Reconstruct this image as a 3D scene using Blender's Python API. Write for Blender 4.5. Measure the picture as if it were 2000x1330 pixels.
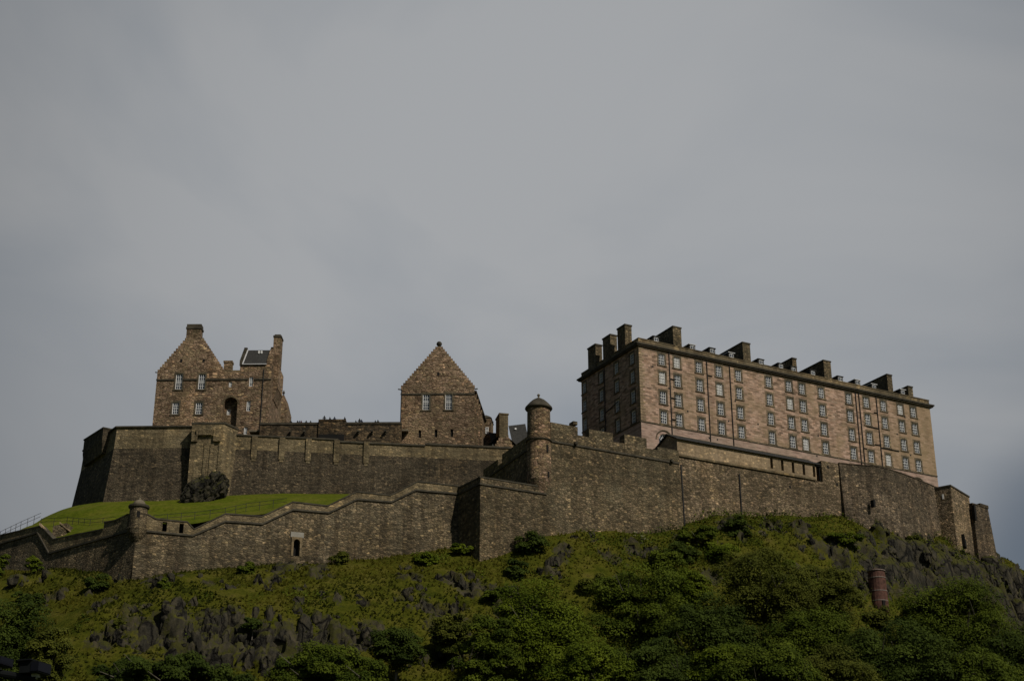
import bpy, bmesh, math, random
import numpy as np
from mathutils import Vector

for o in list(bpy.data.objects): bpy.data.objects.remove(o)
SC = bpy.context.scene
COL = SC.collection
R = math.radians
random.seed(7)

# ------------------------------------------------------------------ camera, sky, sun, exposure
FPX, PITCH, CZ = 2979.0, R(22.5), 1.7
cam = bpy.data.cameras.new('camera'); camo = bpy.data.objects.new('camera', cam); COL.objects.link(camo)
cam.sensor_width = 36.0; cam.sensor_fit = 'HORIZONTAL'; cam.lens = 36.0*FPX/2000.0
cam.clip_start = 0.5; cam.clip_end = 20000
camo.location = (0, 0, CZ); camo.rotation_euler = (R(90)+PITCH, 0, 0)
SC.camera = camo
SC.view_settings.view_transform = 'Standard'; SC.view_settings.look = 'None'
SC.view_settings.exposure = -0.85; SC.view_settings.gamma = 1.0

SUN_AZ, SUN_EL = R(42), R(42)          # to the right of the direction behind the camera
sdir = Vector((math.sin(SUN_AZ)*math.cos(SUN_EL), -math.cos(SUN_AZ)*math.cos(SUN_EL), math.sin(SUN_EL)))
sl = bpy.data.lights.new('sun', 'SUN'); sl.energy = 5.0; sl.angle = R(0.5); sl.color = (1.0, 0.93, 0.82)
so = bpy.data.objects.new('sun', sl); COL.objects.link(so)
so.rotation_euler = sdir.to_track_quat('Z', 'Y').to_euler(); so.location = (80, -80, 200)

W = bpy.data.worlds.new('World'); SC.world = W; W.use_nodes = True
def world_setup():
    nt = W.node_tree; N = nt.nodes; L = nt.links; N.clear()
    out = N.new('ShaderNodeOutputWorld'); mix = N.new('ShaderNodeMixShader')
    sky = N.new('ShaderNodeTexSky'); sky.sky_type = 'NISHITA'; sky.sun_disc = False
    sky.sun_elevation = SUN_EL; sky.sun_rotation = R(180)-SUN_AZ; sky.air_density = 1.0; sky.dust_density = 0.6
    ba = N.new('ShaderNodeBackground'); ba.inputs[1].default_value = 0.05; L.new(sky.outputs[0], ba.inputs[0])
    bc = N.new('ShaderNodeBackground'); bc.inputs[1].default_value = 1.0
    tc = N.new('ShaderNodeTexCoord')
    # soft cloud sheet: two octaves of stretched noise pick between two greys
    mp = N.new('ShaderNodeMapping'); mp.inputs['Scale'].default_value = (2.6, 2.6, 4.4); mp.inputs['Rotation'].default_value = (0, R(-28), R(10)); mp.inputs['Location'].default_value = (3.1, 0.4, 1.35)
    L.new(tc.outputs['Generated'], mp.inputs[0])
    nz = N.new('ShaderNodeTexNoise'); nz.inputs['Scale'].default_value = 1.0; nz.inputs['Detail'].default_value = 5; nz.inputs['Roughness'].default_value = 0.5; nz.inputs['Distortion'].default_value = 0.5
    L.new(mp.outputs[0], nz.inputs['Vector'])
    rp = N.new('ShaderNodeValToRGB'); e = rp.color_ramp.elements
    e[0].position = 0.30; e[0].color = (0.375, 0.43, 0.50, 1); e[1].position = 0.66; e[1].color = (0.615, 0.635, 0.66, 1)
    L.new(nz.outputs['Fac'], rp.inputs[0]); L.new(rp.outputs[0], bc.inputs[0])
    # cloud is brightest over the castle and thins out to either side, behind the camera and in a low gap to the east
    def dirdot(az, el):
        v = N.new('ShaderNodeVectorMath'); v.operation = 'DOT_PRODUCT'
        v.inputs[1].default_value = (math.sin(R(az))*math.cos(R(el)), math.cos(R(az))*math.cos(R(el)), math.sin(R(el)))
        L.new(tc.outputs['Generated'], v.inputs[0]); return v.outputs['Value']
    def mrange(x, a, b, c, d):
        m = N.new('ShaderNodeMapRange'); m.interpolation_type = 'SMOOTHSTEP'
        for i, q in enumerate((a, b, c, d)): m.inputs[i+1].default_value = q
        L.new(x, m.inputs[0]); return m.outputs[0]
    def mul(a, b):
        m = N.new('ShaderNodeMath'); m.operation = 'MULTIPLY'; L.new(a, m.inputs[0]); L.new(b, m.inputs[1]); return m.outputs[0]
    gap = mrange(dirdot(22, 12.5), math.cos(R(6.5)), math.cos(R(2.5)), 1.0, 0.35)
    front = mrange(dirdot(3, 28), math.cos(R(55)), math.cos(R(27)), 0.0, 1.0)
    L.new(mul(gap, front), mix.inputs[0]); L.new(ba.outputs[0], mix.inputs[1]); L.new(bc.outputs[0], mix.inputs[2])
    glow = mrange(dirdot(2.5, 25), math.cos(R(25)), math.cos(R(4)), 0.75, 1.06)
    L.new(glow, bc.inputs[1])
    L.new(mix.outputs[0], out.inputs[0])
world_setup()

# ------------------------------------------------------------------ helpers: rays, frames, meshes
CP, SP = math.cos(PITCH), math.sin(PITCH)
def ray(px, py):
    x = (px-1000)/FPX; y = (665-py)/FPX
    return np.array([x, CP-y*SP, SP+y*CP])
def at(px, py, Y):
    r = ray(px, py); return r*(Y/r[1])+np.array([0, 0, CZ])
def atz(px, py, z):
    r = ray(px, py); return r*((z-CZ)/r[2])+np.array([0, 0, CZ])
class Fr:
    """vertical plane: u along it, v up, o outwards"""
    def __init__(s, p0, az, flip=False):
        a = R(az); s.p0 = np.array(p0, float); s.d = np.array([math.sin(a), math.cos(a), 0.0])
        s.n = np.array([s.d[1], -s.d[0], 0.0])*(-1 if flip else 1); s.az = az
    def w(s, u, v, o=0.0): return s.p0+s.d*u+s.n*o+np.array([0, 0, v])
    def pix(s, px, py, o=0.0):
        q = s.p0+s.n*o; c = np.array([0, 0, CZ]); r = ray(px, py); t = np.dot(q-c, s.n)/np.dot(r, s.n)
        w = c+r*t; return float(np.dot(w-s.p0, s.d)), float(w[2]-s.p0[2])
    def U(s, px, py, o=0.0): return s.pix(px, py, o)[0]
    def V(s, px, py, o=0.0): return s.pix(px, py, o)[1]
    def rot(s): return math.atan2(s.d[1], s.d[0])
def wloc(o):
    v = Vector((0, 0, 0))
    while o is not None: v += o.location; o = o.parent
    return v
def tag(o, label=None, cat=None, group=None, kind=None):
    if label: o['label'] = label
    if cat: o['category'] = cat
    if group: o['group'] = group
    if kind: o['kind'] = kind
    return o
def thing(name, loc, label, cat, group=None):
    o = bpy.data.objects.new(name, None); COL.objects.link(o); o.location = Vector([float(x) for x in loc]); o.empty_display_size = 0.5
    return tag(o, label, cat, group)
class MB:
    def __init__(s): s.v = []; s.f = []; s.m = []
    def poly(s, pts, m=0):
        i = len(s.v); s.v += [tuple(float(c) for c in p) for p in pts]; s.f.append(tuple(range(i, i+len(pts)))); s.m.append(m)
    def hexa(s, p, m=0):   # p: 4 bottom, 4 top
        i = len(s.v); s.v += [tuple(float(c) for c in q) for q in p]
        for f in ((0, 3, 2, 1), (4, 5, 6, 7), (0, 1, 5, 4), (1, 2, 6, 5), (2, 3, 7, 6), (3, 0, 4, 7)):
            s.f.append(tuple(i+k for k in f)); s.m.append(m)
    def fbox(s, F, u0, u1, v0, v1, o0, o1, m=0):
        s.hexa([F.w(u0, v0, o1), F.w(u1, v0, o1), F.w(u1, v0, o0), F.w(u0, v0, o0), F.w(u0, v1, o1), F.w(u1, v1, o1), F.w(u1, v1, o0), F.w(u0, v1, o0)], m)
    def slant(s, F, u0, va0, va1, u1, vb0, vb1, o0, o1, m=0):   # box whose bottom/top differ at both ends
        s.hexa([F.w(u0, va0, o1), F.w(u1, vb0, o1), F.w(u1, vb0, o0), F.w(u0, va0, o0), F.w(u0, va1, o1), F.w(u1, vb1, o1), F.w(u1, vb1, o0), F.w(u0, va1, o0)], m)
    def panel(s, F, u0, u1, v0, v1, holes=(), depth=0.3, o=0.0, m=0, mfun=None):
        us = sorted({u0, u1, *[h[0] for h in holes], *[h[1] for h in holes]}); vs = sorted({v0, v1, *[h[2] for h in holes], *[h[3] for h in holes]})
        for a, b in zip(us, us[1:]):
            for c, d in zip(vs, vs[1:]):
                cu, cv = (a+b)/2, (c+d)/2
                if any(h[0] < cu < h[1] and h[2] < cv < h[3] for h in holes): continue
                s.poly([F.w(a, c, o), F.w(b, c, o), F.w(b, d, o), F.w(a, d, o)], mfun(cu, cv) if mfun else m)
        for (a, b, c, d) in [h[:4] for h in holes]:
            i = o-depth
            for q in (((a, c), (b, c)), ((b, c), (b, d)), ((b, d), (a, d)), ((a, d), (a, c))):
                (x, y), (x2, y2) = q
                s.poly([F.w(x, y, o), F.w(x2, y2, o), F.w(x2, y2, i), F.w(x, y, i)], mfun((a+b)/2, (c+d)/2) if mfun else m)
    def arch(s, F, u0, u1, vs, vt, o, depth, m=0, n=10):   # spandrels filling the top of a rectangular hole
        c = (u0+u1)/2; r = (u1-u0)/2
        pts = [(c-r*math.cos(math.pi*k/n), vs+(vt-vs)*math.sin(math.pi*k/n)) for k in range(n+1)]
        for (a, b), (a2, b2) in zip(pts, pts[1:]):
            s.poly([F.w(a, b, o), F.w(a2, b2, o), F.w(a2, vt, o), F.w(a, vt, o)], m)
            s.poly([F.w(a, b, o), F.w(a2, b2, o), F.w(a2, b2, o-depth), F.w(a, b, o-depth)], m)
    def ring(s, F, c, r0, r1, vs, o0, o1, m=0, n=14):      # projecting half-round hood
        for k in range(n):
            a, b = math.pi*k/n, math.pi*(k+1)/n
            P = lambda r, t, o: F.w(c-r*math.cos(t), vs+r*math.sin(t), o)
            s.hexa([P(r0, a, o1), P(r0, b, o1), P(r0, b, o0), P(r0, a, o0), P(r1, a, o1), P(r1, b, o1), P(r1, b, o0), P(r1, a, o0)], m)
    def lathe(s, c, prof, seg=28, a0=0.0, a1=2*math.pi, m=0, jit=0.0):
        full = abs(a1-a0-2*math.pi) < 1e-6; i0 = len(s.v); n = seg if full else seg+1
        for (r, z) in prof:
            for k in range(n):
                a = a0+(a1-a0)*k/seg; rr = r+(random.uniform(-jit, jit) if jit else 0)
                s.v.append((c[0]+rr*math.cos(a), c[1]+rr*math.sin(a), c[2]+z))
        for j in range(len(prof)-1):
            for k in range(seg):
                k2 = (k+1) % n; s.f.append((i0+j*n+k, i0+j*n+k2, i0+(j+1)*n+k2, i0+(j+1)*n+k)); s.m.append(m)
    def tube(s, p, q, r, r2=None, seg=8, m=0):
        p = Vector(p); q = Vector(q); d = (q-p).normalized(); a = d.orthogonal().normalized(); b = d.cross(a); i = len(s.v); r2 = r if r2 is None else r2
        for (c, rr) in ((p, r), (q, r2)):
            for k in range(seg):
                t = 2*math.pi*k/seg; s.v.append(tuple(c+(a*math.cos(t)+b*math.sin(t))*rr))
        for k in range(seg): s.f.append((i+k, i+(k+1) % seg, i+seg+(k+1) % seg, i+seg+k)); s.m.append(m)
        s.f.append(tuple(range(i+seg-1, i-1, -1))); s.m.append(m); s.f.append(tuple(range(i+seg, i+2*seg))); s.m.append(m)
    def build(s, name, mats, parent=None, smooth=False, loc=None):
        base = Vector(loc) if loc is not None else (wloc(parent) if parent else Vector((0, 0, 0)))
        me = bpy.data.meshes.new(name); me.from_pydata([(x-base.x, y-base.y, z-base.z) for x, y, z in s.v], [], s.f)
        for m in (mats if isinstance(mats, (list, tuple)) else [mats]): me.materials.append(m)
        me.polygons.foreach_set('material_index', s.m)
        uv = me.uv_layers.new(name='UVMap'); dat = np.zeros(len(me.loops)*2)
        for p in me.polygons:          # metric box mapping: u along the wall, v up
            n = p.normal; h = math.hypot(n.x, n.y)
            for li in p.loop_indices:
                c = s.v[me.loops[li].vertex_index]
                if h > 0.35: t = (-n.y/h, n.x/h); t = (t[0]*math.copysign(1, t[0]+1e-6), t[1]*math.copysign(1, t[0]+1e-6)); dat[2*li] = c[0]*t[0]+c[1]*t[1]; dat[2*li+1] = c[2]
                else: dat[2*li] = c[0]; dat[2*li+1] = c[1]
        uv.data.foreach_set('uv', dat)
        if smooth: me.polygons.foreach_set('use_smooth', [True]*len(me.polygons))
        me.update()
        o = bpy.data.objects.new(name, me); COL.objects.link(o)
        if parent: o.parent = parent
        elif loc is not None: o.location = base
        return o
def mesh_np(name, V, F, mat, parent=None, base=(0, 0, 0), attr=None, smooth=False):
    """V (n,3), F (m,k) numpy"""
    me = bpy.data.meshes.new(name); k = F.shape[1]; m = len(F); V = V-np.array(base)
    me.vertices.add(len(V)); me.vertices.foreach_set('co', V.astype(np.float32).ravel())
    me.loops.add(m*k); me.loops.foreach_set('vertex_index', F.astype(np.int32).ravel())
    me.polygons.add(m); me.polygons.foreach_set('loop_start', np.arange(0, m*k, k, dtype=np.int32)); me.polygons.foreach_set('loop_total', np.full(m, k, np.int32))
    if smooth: me.polygons.foreach_set('use_smooth', np.ones(m, bool))
    me.update(calc_edges=True); me.validate()
    for nm, dom, val in (attr or []):
        a = me.attributes.new(nm, 'FLOAT', dom); a.data.foreach_set('value', val.astype(np.float32))
    me.materials.append(mat)
    o = bpy.data.objects.new(name, me); COL.objects.link(o)
    if parent: o.parent = parent
    else: o.location = base
    return o

# ------------------------------------------------------------------ numpy noise
def _h(ix, iy, iz, s):
    n = (ix.astype(np.int64)*374761393+iy.astype(np.int64)*668265263+iz.astype(np.int64)*2147483647+s*974711) & 0xffffffff
    n = ((n ^ (n >> 13))*1274126177) & 0xffffffff; n = ((n ^ (n >> 15))*2246822519) & 0xffffffff
    return ((n ^ (n >> 16)) & 0xffffff)/float(0xffffff)
def vnoise(x, y, z, s=0):
    ix, iy, iz = np.floor(x), np.floor(y), np.floor(z); fx, fy, fz = x-ix, y-iy, z-iz
    fx, fy, fz = [t*t*(3-2*t) for t in (fx, fy, fz)]; r = 0
    for a in (0, 1):
        for b in (0, 1):
            for c in (0, 1):
                r = r+_h(ix+a, iy+b, iz+c, s)*(fx if a else 1-fx)*(fy if b else 1-fy)*(fz if c else 1-fz)
    return r*2-1
def fbm(x, y, z, oct=4, s=0):
    r = 0; a = 1.0; t = 0
    for k in range(oct): r = r+a*vnoise(x, y, z, s+k); t += a; a *= .5; x, y, z = x*2.03, y*2.03, z*2.03
    return r/t
def worley(x, y, z, s=0):
    """random value of the nearest cell, and F1"""
    ix, iy, iz = np.floor(x), np.floor(y), np.floor(z); best = np.full(x.shape, 9.0); val = np.zeros(x.shape)
    for a in (-1, 0, 1):
        for b in (-1, 0, 1):
            for c in (-1, 0, 1):
                jx, jy, jz = ix+a, iy+b, iz+c
                d = (jx+_h(jx, jy, jz, s)-x)**2+(jy+_h(jx, jy, jz, s+11)-y)**2+(jz+_h(jx, jy, jz, s+23)-z)**2
                k = d < best; best = np.where(k, d, best); val = np.where(k, _h(jx, jy, jz, s+37), val)
    return val, np.sqrt(best)

# ------------------------------------------------------------------ materials
def newmat(name):
    m = bpy.data.materials.new(name); m.use_nodes = True; nt = m.node_tree; b = nt.nodes['Principled BSDF']; b.inputs['Specular IOR Level'].default_value = 0.2
    return m, nt, nt.nodes, nt.links, b
def ramp(N, cols, interp='LINEAR'):
    r = N.new('ShaderNodeValToRGB'); r.color_ramp.interpolation = interp; e = r.color_ramp.elements
    while len(e) < len(cols): e.new(0.5)
    for i, c in enumerate(cols): e[i].position = i/(len(cols)-(0 if interp == 'CONSTANT' else 1)); e[i].color = (*c, 1)
    return r
def mixc(N, L, a, b, f, mode='MIX'):
    m = N.new('ShaderNodeMix'); m.data_type = 'RGBA'; m.blend_type = mode
    for i, q in ((6, a), (7, b), (0, f)):
        if hasattr(q, 'node'): L.new(q, m.inputs[i])
        else: m.inputs[i].default_value = (*q, 1) if isinstance(q, tuple) else q
    return m.outputs[2]
def noise(N, L, vec, scale, detail=4, rough=.55):
    n = N.new('ShaderNodeTexNoise'); n.inputs['Scale'].default_value = scale; n.inputs['Detail'].default_value = detail; n.inputs['Roughness'].default_value = rough
    L.new(vec, n.inputs['Vector']); return n.outputs['Fac']
def mapv(N, L, vec, sc, loc=(0, 0, 0)):
    m = N.new('ShaderNodeMapping'); m.inputs['Scale'].default_value = sc; m.inputs['Location'].default_value = loc; L.new(vec, m.inputs[0]); return m.outputs[0]
def mrng(N, L, x, a, b, c, d):
    m = N.new('ShaderNodeMapRange')
    for i, q in enumerate((a, b, c, d)): m.inputs[i+1].default_value = q
    L.new(x, m.inputs[0]); return m.outputs[0]
def rubble(name, cols, size=0.55, flat=1.7, mortar=(.05, .04, .03), mw=.07, streak=.5, patch=None, bump=.5, seed=0):
    """rough masonry: irregular stones with their own colours, dark joints, rain streaks and broad weathering"""
    m, nt, N, L, b = newmat(name); g = N.new('ShaderNodeNewGeometry').outputs['Position']
    wv = N.new('ShaderNodeTexNoise'); wv.inputs['Scale'].default_value = 0.9; wv.inputs['Detail'].default_value = 2; L.new(g, wv.inputs['Vector'])
    av = N.new('ShaderNodeVectorMath'); av.operation = 'MULTIPLY_ADD'; av.inputs[1].default_value = (.35, .35, .25); L.new(wv.outputs['Color'], av.inputs[0]); L.new(g, av.inputs[2])
    k = 1.0/size; mv = mapv(N, L, av.outputs[0], (k, k, k*flat), (seed*3.3, seed*1.7, seed))
    v1 = N.new('ShaderNodeTexVoronoi'); v1.inputs['Scale'].default_value = 1; v1.inputs['Randomness'].default_value = .9; L.new(mv, v1.inputs['Vector'])
    v2 = N.new('ShaderNodeTexVoronoi'); v2.feature = 'DISTANCE_TO_EDGE'; v2.inputs['Scale'].default_value = 1; v2.inputs['Randomness'].default_value = .9; L.new(mv, v2.inputs['Vector'])
    sp = N.new('ShaderNodeSeparateColor'); L.new(v1.outputs['Color'], sp.inputs[0])
    r = ramp(N, cols); L.new(sp.outputs[0], r.inputs[0])
    c = r.outputs[0]
    c = mixc(N, L, c, mixc(N, L, c, (2.2, 2.1, 1.9), 1.0, 'MULTIPLY'), mrng(N, L, sp.outputs[1], .86, .98, 0, .8))      # a few pale stones
    n1 = noise(N, L, g, 2.4, 5, .65); c = mixc(N, L, c, mixc(N, L, c, (.62, .6, .58), 1.0, 'MULTIPLY'), mrng(N, L, n1, .35, .65, .95, 0))
    if patch: c = mixc(N, L, c, mixc(N, L, patch, r.outputs[0], .35), mrng(N, L, noise(N, L, mapv(N, L, g, (1, 1, 1), (seed, 0, 5)), .16, 5, .6), .5, .68, 0, .75))
    st = noise(N, L, mapv(N, L, g, (.85, .85, .055), (seed, seed, 0)), 1.0, 5, .6)
    c = mixc(N, L, c, mixc(N, L, c, (.42, .40, .38), 1.0, 'MULTIPLY'), mrng(N, L, st, .47, .60, 0, streak))
    big = noise(N, L, mapv(N, L, g, (1, 1, 1.4), (0, seed, 9)), .11, 4, .5); c = mixc(N, L, c, mixc(N, L, c, (.55, .55, .53), 1.0, 'MULTIPLY'), mrng(N, L, big, .40, .60, .8, 0))
    big2 = noise(N, L, mapv(N, L, g, (1, 1, .8), (seed*5, 3, 2)), .17, 3, .5); c = mixc(N, L, c, mixc(N, L, c, (1.45, 1.38, 1.28), 1.0, 'MULTIPLY'), mrng(N, L, big2, .52, .64, 0, .8))
    crs = noise(N, L, mapv(N, L, g, (.35, .35, 3.2), (seed, 0, 1)), 1.0, 3, .6); c = mixc(N, L, c, mixc(N, L, c, (.66, .65, .63), 1.0, 'MULTIPLY'), mrng(N, L, crs, .46, .62, 0, .75))
    c = mixc(N, L, mortar, c, mrng(N, L, v2.outputs['Distance'], 0.0, mw*2.2, .25, 1))
    L.new(c, b.inputs['Base Color']); b.inputs['Roughness'].default_value = .95
    bp = N.new('ShaderNodeBump'); bp.inputs['Strength'].default_value = bump; bp.inputs['Distance'].default_value = .12
    hh = N.new('ShaderNodeMath'); hh.operation = 'MULTIPLY_ADD'; L.new(n1, hh.inputs[0]); hh.inputs[1].default_value = .6; L.new(mrng(N, L, v2.outputs['Distance'], 0, .16, 0, 1), hh.inputs[2])
    L.new(hh.outputs[0], bp.inputs['Height']); L.new(bp.outputs[0], b.inputs['Normal'])
    return m
def coursed(name, cols, mortar, bw=.75, bh=.33, tint=None, tint_x=None, streak=.35, bump=.35):
    """squared stone in courses (uses the metric UVs)"""
    m, nt, N, L, b = newmat(name); g = N.new('ShaderNodeNewGeometry').outputs['Position']
    uv = N.new('ShaderNodeUVMap').outputs[0]
    br = N.new('ShaderNodeTexBrick'); br.offset = .5; br.inputs['Scale'].default_value = 1; br.inputs['Mortar Size'].default_value = .018; br.inputs['Mortar Smooth'].default_value = .3
    br.inputs['Brick Width'].default_value = bw; br.inputs['Row Height'].default_value = bh; br.inputs['Color1'].default_value = (0, 0, 0, 1); br.inputs['Color2'].default_value = (1, 1, 1, 1); br.inputs['Mortar'].default_value = (.5, .5, .5, 1)
    L.new(uv, br.inputs['Vector'])
    r = ramp(N, cols); L.new(br.outputs['Color'], r.inputs[0]); c = r.outputs[0]
    # longer single-stone variation that runs along the courses
    n0 = noise(N, L, mapv(N, L, uv, (.55, 2.6, 1)), 1.0, 3, .7); c = mixc(N, L, c, mixc(N, L, c, (.50, .47, .44), 1.0, 'MULTIPLY'), mrng(N, L, n0, .46, .62, 0, .95))
    c = mixc(N, L, c, mixc(N, L, c, (1.35, 1.28, 1.2), 1.0, 'MULTIPLY'), mrng(N, L, noise(N, L, mapv(N, L, uv, (.7, 3.0, 1), (7, 3, 0)), 1.0, 3, .7), .52, .66, 0, .9))
    n1 = noise(N, L, g, .22, 5, .6)
    if tint: c = mixc(N, L, c, mixc(N, L, tint, r.outputs[0], .3), mrng(N, L, n1, .46, .64, 0, .75))
    if tint_x:
        sx = N.new('ShaderNodeSeparateXYZ'); L.new(g, sx.inputs[0])
        ad = N.new('ShaderNodeMath'); ad.operation = 'MULTIPLY_ADD'; L.new(n1, ad.inputs[0]); ad.inputs[1].default_value = 14; L.new(sx.outputs[0], ad.inputs[2])
        c = mixc(N, L, c, mixc(N, L, tint, r.outputs[0], .25), mrng(N, L, ad.outputs[0], tint_x[0], tint_x[1], 0, .85))
    st = noise(N, L, mapv(N, L, g, (.7, .7, .06)), 1.0, 5, .6); c = mixc(N, L, c, mixc(N, L, c, (.5, .48, .45), 1.0, 'MULTIPLY'), mrng(N, L, st, .45, .68, 0, streak))
    c = mixc(N, L, c, mortar, mrng(N, L, br.outputs['Fac'], 0, 1, 0, .7))
    L.new(c, b.inputs['Base Color']); b.inputs['Roughness'].default_value = .93
    bp = N.new('ShaderNodeBump'); bp.inputs['Strength'].default_value = bump; bp.inputs['Distance'].default_value = .06; bp.invert = True
    hh = N.new('ShaderNodeMath'); hh.operation = 'MULTIPLY_ADD'; L.new(n0, hh.inputs[0]); hh.inputs[1].default_value = 1.0; L.new(br.outputs['Fac'], hh.inputs[2]); L.new(hh.outputs[0], bp.inputs['Height']); L.new(bp.outputs[0], b.inputs['Normal'])
    return m
def plain(name, col, var=.35, scale=1.5, rough=.8, spec=.2, metal=0.0):
    m, nt, N, L, b = newmat(name); g = N.new('ShaderNodeNewGeometry').outputs['Position']
    n = noise(N, L, g, scale, 5, .6); c = mixc(N, L, tuple(x*(1-var) for x in col), tuple(min(1, x*(1+var)) for x in col), mrng(N, L, n, .3, .7, 0, 1))
    L.new(c, b.inputs['Base Color']); b.inputs['Roughness'].default_value = rough; b.inputs['Specular IOR Level'].default_value = spec; b.inputs['Metallic'].default_value = metal
    return m
OCHRE = (.27, .20, .105)
M_BAR = coursed('pink_coursed_stone', [(.20, .14, .098), (.34, .235, .165), (.45, .305, .22), (.52, .365, .275), (.28, .21, .148)], (.22, .16, .12), tint=OCHRE, tint_x=(66, 82))
M_BASE = coursed('pink_smooth_stone', [(.37, .262, .21), (.42, .30, .24), (.35, .26, .21)], (.30, .21, .16), bw=1.1, bh=.4, tint=(.33, .26, .19), streak=.3, bump=.15)
M_TRIM = rubble('ochre_dressed_stone', [(.20, .155, .09), (.27, .21, .125), (.23, .185, .115)], .9, 1.2, (.10, .08, .05), .03, .55, (.13, .115, .075), .2, 3)
M_SURR = rubble('grey_green_dressed_stone', [(0.156, 0.128, 0.084), (0.195, 0.160, 0.108), (0.133, 0.116, 0.080)], .5, 1.5, (0.094, 0.080, 0.056), .03, .3, None, .2, 5)
M_RUB = rubble('brown_rubble', [(0.115, 0.077, 0.046), (0.253, 0.177, 0.108), (0.356, 0.254, 0.156), (0.437, 0.295, 0.210), (0.345, 0.266, 0.156), (0.172, 0.130, 0.078)], .56, 1.9, (0.069, 0.052, 0.034), .05, .35, (0.230, 0.183, 0.096), .6, 1)
M_RUBP = rubble('warm_rubble', [(0.156, 0.104, 0.062), (0.312, 0.213, 0.138), (0.432, 0.299, 0.200), (0.516, 0.366, 0.250), (0.408, 0.311, 0.188), (0.240, 0.177, 0.112)], .56, 2.0, (0.096, 0.068, 0.044), .05, .3, (0.324, 0.244, 0.131), .7, 2)
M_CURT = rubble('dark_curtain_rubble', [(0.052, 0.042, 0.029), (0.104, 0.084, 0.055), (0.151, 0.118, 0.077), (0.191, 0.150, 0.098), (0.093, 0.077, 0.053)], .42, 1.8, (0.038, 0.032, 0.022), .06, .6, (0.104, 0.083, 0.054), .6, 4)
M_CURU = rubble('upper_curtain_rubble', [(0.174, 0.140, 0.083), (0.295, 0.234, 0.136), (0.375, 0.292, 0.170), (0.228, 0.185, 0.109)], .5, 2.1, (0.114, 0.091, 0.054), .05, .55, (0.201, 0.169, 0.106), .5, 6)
M_BAST = rubble('bastion_rubble', [(0.095, 0.078, 0.046), (0.191, 0.152, 0.090), (0.273, 0.215, 0.127), (0.368, 0.277, 0.172), (0.203, 0.168, 0.102), (0.146, 0.116, 0.071)], .42, 1.55, (0.070, 0.055, 0.033), .05, .5, (0.159, 0.142, 0.092), .7, 8)
M_SOOT = rubble('soot_stained_rubble', [(0.044, 0.035, 0.022), (0.094, 0.072, 0.044), (0.154, 0.110, 0.066), (0.242, 0.171, 0.094), (0.066, 0.055, 0.036)], .6, 2.2, (0.033, 0.026, 0.018), .05, .8, (0.055, 0.046, 0.033), .5, 21)
M_ZIG = rubble('grey_brown_rubble', [(0.089, 0.074, 0.047), (0.178, 0.145, 0.090), (0.254, 0.204, 0.123), (0.343, 0.265, 0.166), (0.191, 0.160, 0.104), (0.127, 0.103, 0.067)], .44, 1.9, (0.064, 0.051, 0.032), .05, .7, (0.146, 0.126, 0.081), .7, 11)
M_PATCH = rubble('patched_pinkish_rubble', [(0.114, 0.090, 0.055), (0.229, 0.178, 0.108), (0.318, 0.245, 0.154), (0.419, 0.309, 0.203), (0.267, 0.207, 0.129), (0.165, 0.129, 0.081)], .48, 1.6, (0.076, 0.059, 0.037), .05, .45, (0.146, 0.110, 0.069), .7, 14)
M_ROUND = rubble('dark_round_rubble', [(0.076, 0.061, 0.042), (0.159, 0.126, 0.084), (0.229, 0.180, 0.119), (0.305, 0.233, 0.161), (0.165, 0.133, 0.092)], .44, 1.6, (0.057, 0.045, 0.031), .05, .7, (0.108, 0.096, 0.070), .7, 17)
M_HARL = rubble('tan_harled_wall', [(.40, .30, .185), (.46, .345, .215), (.42, .315, .195), (.35, .265, .165)], .35, 1.3, (.24, .19, .12), .04, .3, (.36, .27, .19), .2, 9)
M_COPE = plain('dark_weathered_coping', (.06, .052, .036), .5, .9)
M_STRING = plain('grey_string_stone', (.15, .125, .085), .4, .8)
M_SLATE = plain('grey_slate', (.042, .041, .038), .3, 3.0, .9, .12)
M_LEAD = plain('pale_lead', (.50, .50, .50), .15, 2.0, .5)
M_WHITE = plain('white_sash_paint', (.74, .74, .72), .06, 1.0, .5)
M_PIPE = plain('black_iron', (.022, .021, .02), .2, 2.0, .6)
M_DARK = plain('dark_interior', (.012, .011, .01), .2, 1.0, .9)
M_RED = plain('red_brick', (.085, .04, .028), .6, 2.2)
M_BAND = plain('pale_band_stone', (.20, .165, .14), .25, 2.0)
def glassm():
    m, nt, N, L, b = newmat('window_glass'); b.inputs['Base Color'].default_value = (.045, .055, .068, 1); b.inputs['Roughness'].default_value = .08; b.inputs['Specular IOR Level'].default_value = .45
    g = N.new('ShaderNodeNewGeometry').outputs['Position']; bp = N.new('ShaderNodeBump'); bp.inputs['Strength'].default_value = .3; bp.inputs['Distance'].default_value = .05
    L.new(noise(N, L, g, 1.8, 2), bp.inputs['Height']); L.new(bp.outputs[0], b.inputs['Normal']); return m
M_GLASS = glassm()
M_BLIND = plain('pale_window_blind', (.42, .42, .40), .15, .8, .6)

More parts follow.
